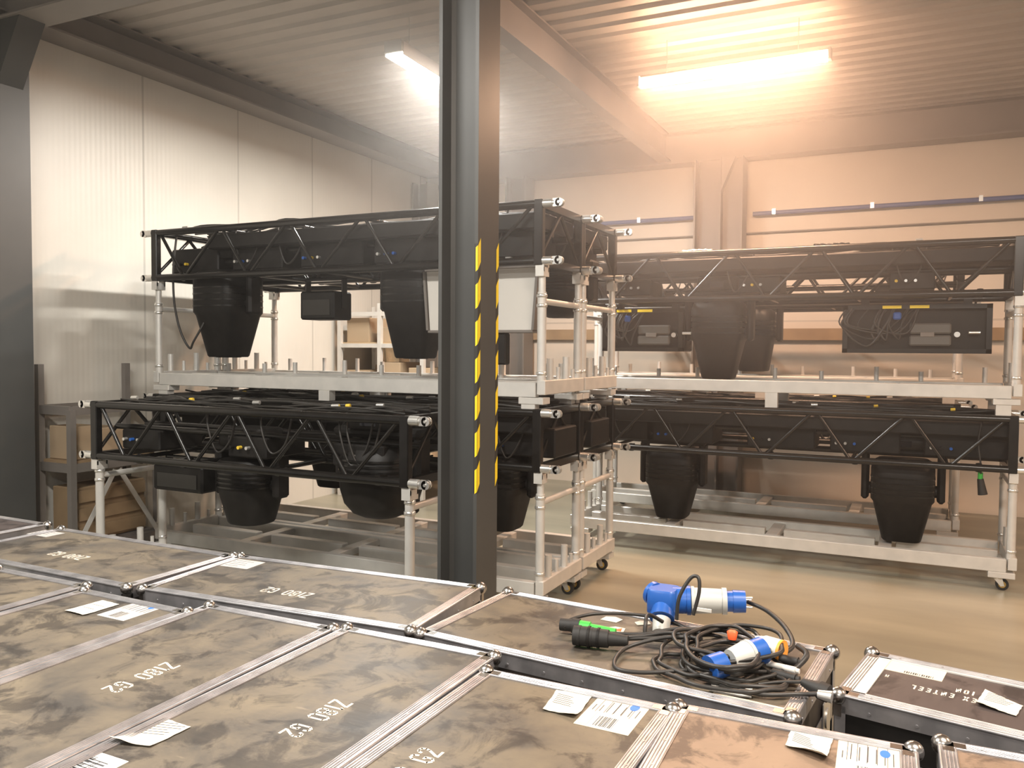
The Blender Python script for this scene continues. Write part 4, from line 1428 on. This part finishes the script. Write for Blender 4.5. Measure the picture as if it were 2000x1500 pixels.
for k in range(3):
    an = 2 * PI * k / 3
    a_ = o0 + rt @ Vector((.265, .018 * math.cos(an), .018 * math.sin(an)))
    pn.cyl(a_, a_ + rt @ Vector((.022, 0, 0)), .0035, n=8)
pn.build('pin', M['zinc'], cp)
MB().box(.11, .17, -.052, -.046, .08, .09).build('latch', M['panel_white'], cp)
tag(cp, 'light grey round connector with blue front, joined to the blue splitter', 'connector')
# second connector lying lower in the pile
c2 = empty('cee_connector', (-.42, 2.36, ZT))
o2 = Vector((0, 0, .055)); r2 = rotv(math.radians(50), math.radians(6))
cyl_chain([(.030, .040, -.03, .03), (.042, .042, .03, .04)], r2, o2).build('grey_body', M['grey_plug'], c2)
cyl_chain([(.036, .038, .04, .085)], r2, o2).build('blue_collar', M['blue'], c2)
cyl_chain([(.036, .036, -.085, -.035)], r2, o2 + Vector((-.012, -.012, -.008))).build('blue_plug', M['blue'], c2)
tag(c2, 'grey and blue connector half buried in the coil, nearer the camera', 'connector')
# white connector with orange ring
c3 = empty('white_connector', (-.37, 2.50, ZT))
cyl_chain([(.024, .030, -.03, .0), (.032, .032, 0, .05)], rotv(math.radians(-20), 0), Vector((0, 0, .05))).build('body', M['panel_white'], c3)
cyl_chain([(.0325, .0325, .05, .058)], rotv(math.radians(-20), 0), Vector((0, 0, .05))).build('orange_ring', M['orange'], c3)
tag(c3, 'white connector with an orange ring on the right of the coil', 'connector')
for k, (x, y, z_) in enumerate(((-.46, 2.475, .065), (-.375, 2.415, .055))):
    o = MB().loft([(0, .012, .010), (.022, .016, .012), (.026, .010, .008)], n=14, e=3, c=(x, y, ZT + z_)).build('cable_tag', M['red'])
    tag(o, ['red tag on the cable coil, upper left of the grey blue connector', 'red tag on the cable coil, right of the grey blue connector'][k], 'tag')
# white sleeve sticking out and black plugs on the right
for k, (p, q, r_, mm, lab) in enumerate((((-.35, 2.42, .03), (-.27, 2.40, .03), .010, 'panel_white', 'short white sleeve poking out right of the coil'),
                                      ((-.34, 2.47, .035), (-.27, 2.455, .035), .014, 'rubber', 'black plug poking out right of the coil, upper one'),
                                      ((-.33, 2.385, .02), (-.265, 2.365, .02), .014, 'rubber', 'black plug poking out right of the coil, lower one'))):
    mb = MB().cyl((p[0], p[1], ZT + p[2]), (q[0], q[1], ZT + q[2]), r_ * .8, r_, n=12)
    mb.cyl((q[0], q[1], ZT + q[2]), (q[0] + .01, q[1] - .002, ZT + q[2]), r_ * .7, n=12)
    o = mb.build('cable_plug', M[mm]); tag(o, lab, 'plug')
# grey printed sheet under the coil
paper([(-.47, 2.215), (-.36, 2.225), (-.37, 2.305), (-.48, 2.30)], 'pale printed paper under the front of the cable coil', .006, 'sticker_w', seed=9, lines=3)

# green power connector and black torch-like barrel
g = empty('green_plug', (-.97, 2.487, ZT - .006))
cyl_chain([(.020, .020, -.045, -.005), (.024, .024, -.005, .02)], rotv(math.radians(8), 0), Vector((0, 0, .03))).build('black_tip', M['rubber'], g)
cyl_chain([(.021, .021, .02, .055), (.016, .014, .055, .14)], rotv(math.radians(4), math.radians(-2)), Vector((0, 0, .03))).build('green_sleeve', M['green'], g)
tag(g, 'bright green plug with black tip at the left of the cables', 'plug')
g = empty('black_barrel_connector', (-.93, 2.385, ZT))
cyl_chain([(.030, .030, 0, .06), (.032, .032, .012, .022), (.029, .027, .06, .11), (.022, .016, .11, .17)], rotv(math.radians(9), 0), Vector((0, 0, .031))).build('barrel', M['rubber'], g)
cyl_chain([(.033, .033, .045, .052), (.031, .031, .075, .082)], rotv(math.radians(9), 0), Vector((0, 0, .031))).build('grip_ring', M['plastic'], g)
tag(g, 'thick black barrel connector lying against the green plug', 'connector')
# black plug hanging over the right edge of the pile case
g = empty('black_mains_plug', (-.215, 2.33, ZT))
cyl_chain([(.010, .022, 0, .05), (.024, .024, .05, .075)], rotv(math.radians(-20), math.radians(-8)), Vector((-.03, 0, .028))).build('plug_body', M['rubber'], g)
MB().tube(spline([(-.14, -.03, .012), (-.09, -.01, .02), (-.03, 0, .028)], 6), .005, n=8).build('lead', M['cable'], g)
tag(g, 'black mains plug at the right end of the cable pile case', 'plug')


# ------------------------------------------------------------------ added scatter volume standing in for lens flare of the warm lamp
hz = bpy.data.materials.new('warm_haze'); hz.use_nodes = True
hn = hz.node_tree; hn.nodes.remove(hn.nodes['Principled BSDF'])
vs_ = hn.nodes.new('ShaderNodeVolumeScatter'); vs_.inputs['Color'].default_value = (1, .95, .9, 1)
vs_.inputs['Anisotropy'].default_value = 0.5
g_ = hn.nodes.new('ShaderNodeNewGeometry')
mp_ = hn.nodes.new('ShaderNodeMapping'); mp_.vector_type = 'POINT'
mp_.inputs['Location'].default_value = (0.9 / 4.6, -6.0 / 5.0, -3.6 / 3.6)
mp_.inputs['Scale'].default_value = (1 / 4.6, 1 / 5.0, 1 / 3.6)
gr_ = hn.nodes.new('ShaderNodeTexGradient'); gr_.gradient_type = 'QUADRATIC_SPHERE'
mr_ = hn.nodes.new('ShaderNodeMapRange'); mr_.inputs[3].default_value = 0.0015; mr_.inputs[4].default_value = 0.125
hn.links.new(g_.outputs['Position'], mp_.inputs[0]); hn.links.new(mp_.outputs[0], gr_.inputs[0])
hn.links.new(gr_.outputs['Fac'], mr_.inputs[0]); hn.links.new(mr_.outputs[0], vs_.inputs['Density'])
hn.links.new(vs_.outputs[0], hn.nodes['Material Output'].inputs['Volume'])
tag(MB().box(WX - .1, 6.9, -1.5, WY + .1, -.1, ZC + .15).build('haze', hz), 'thin haze in the hall, glowing around the warm lamp', 'haze', kind='stuff')
S.cycles.volume_bounces = 0
S.cycles.volume_step_rate = 4.0
S.cycles.volume_max_steps = 24
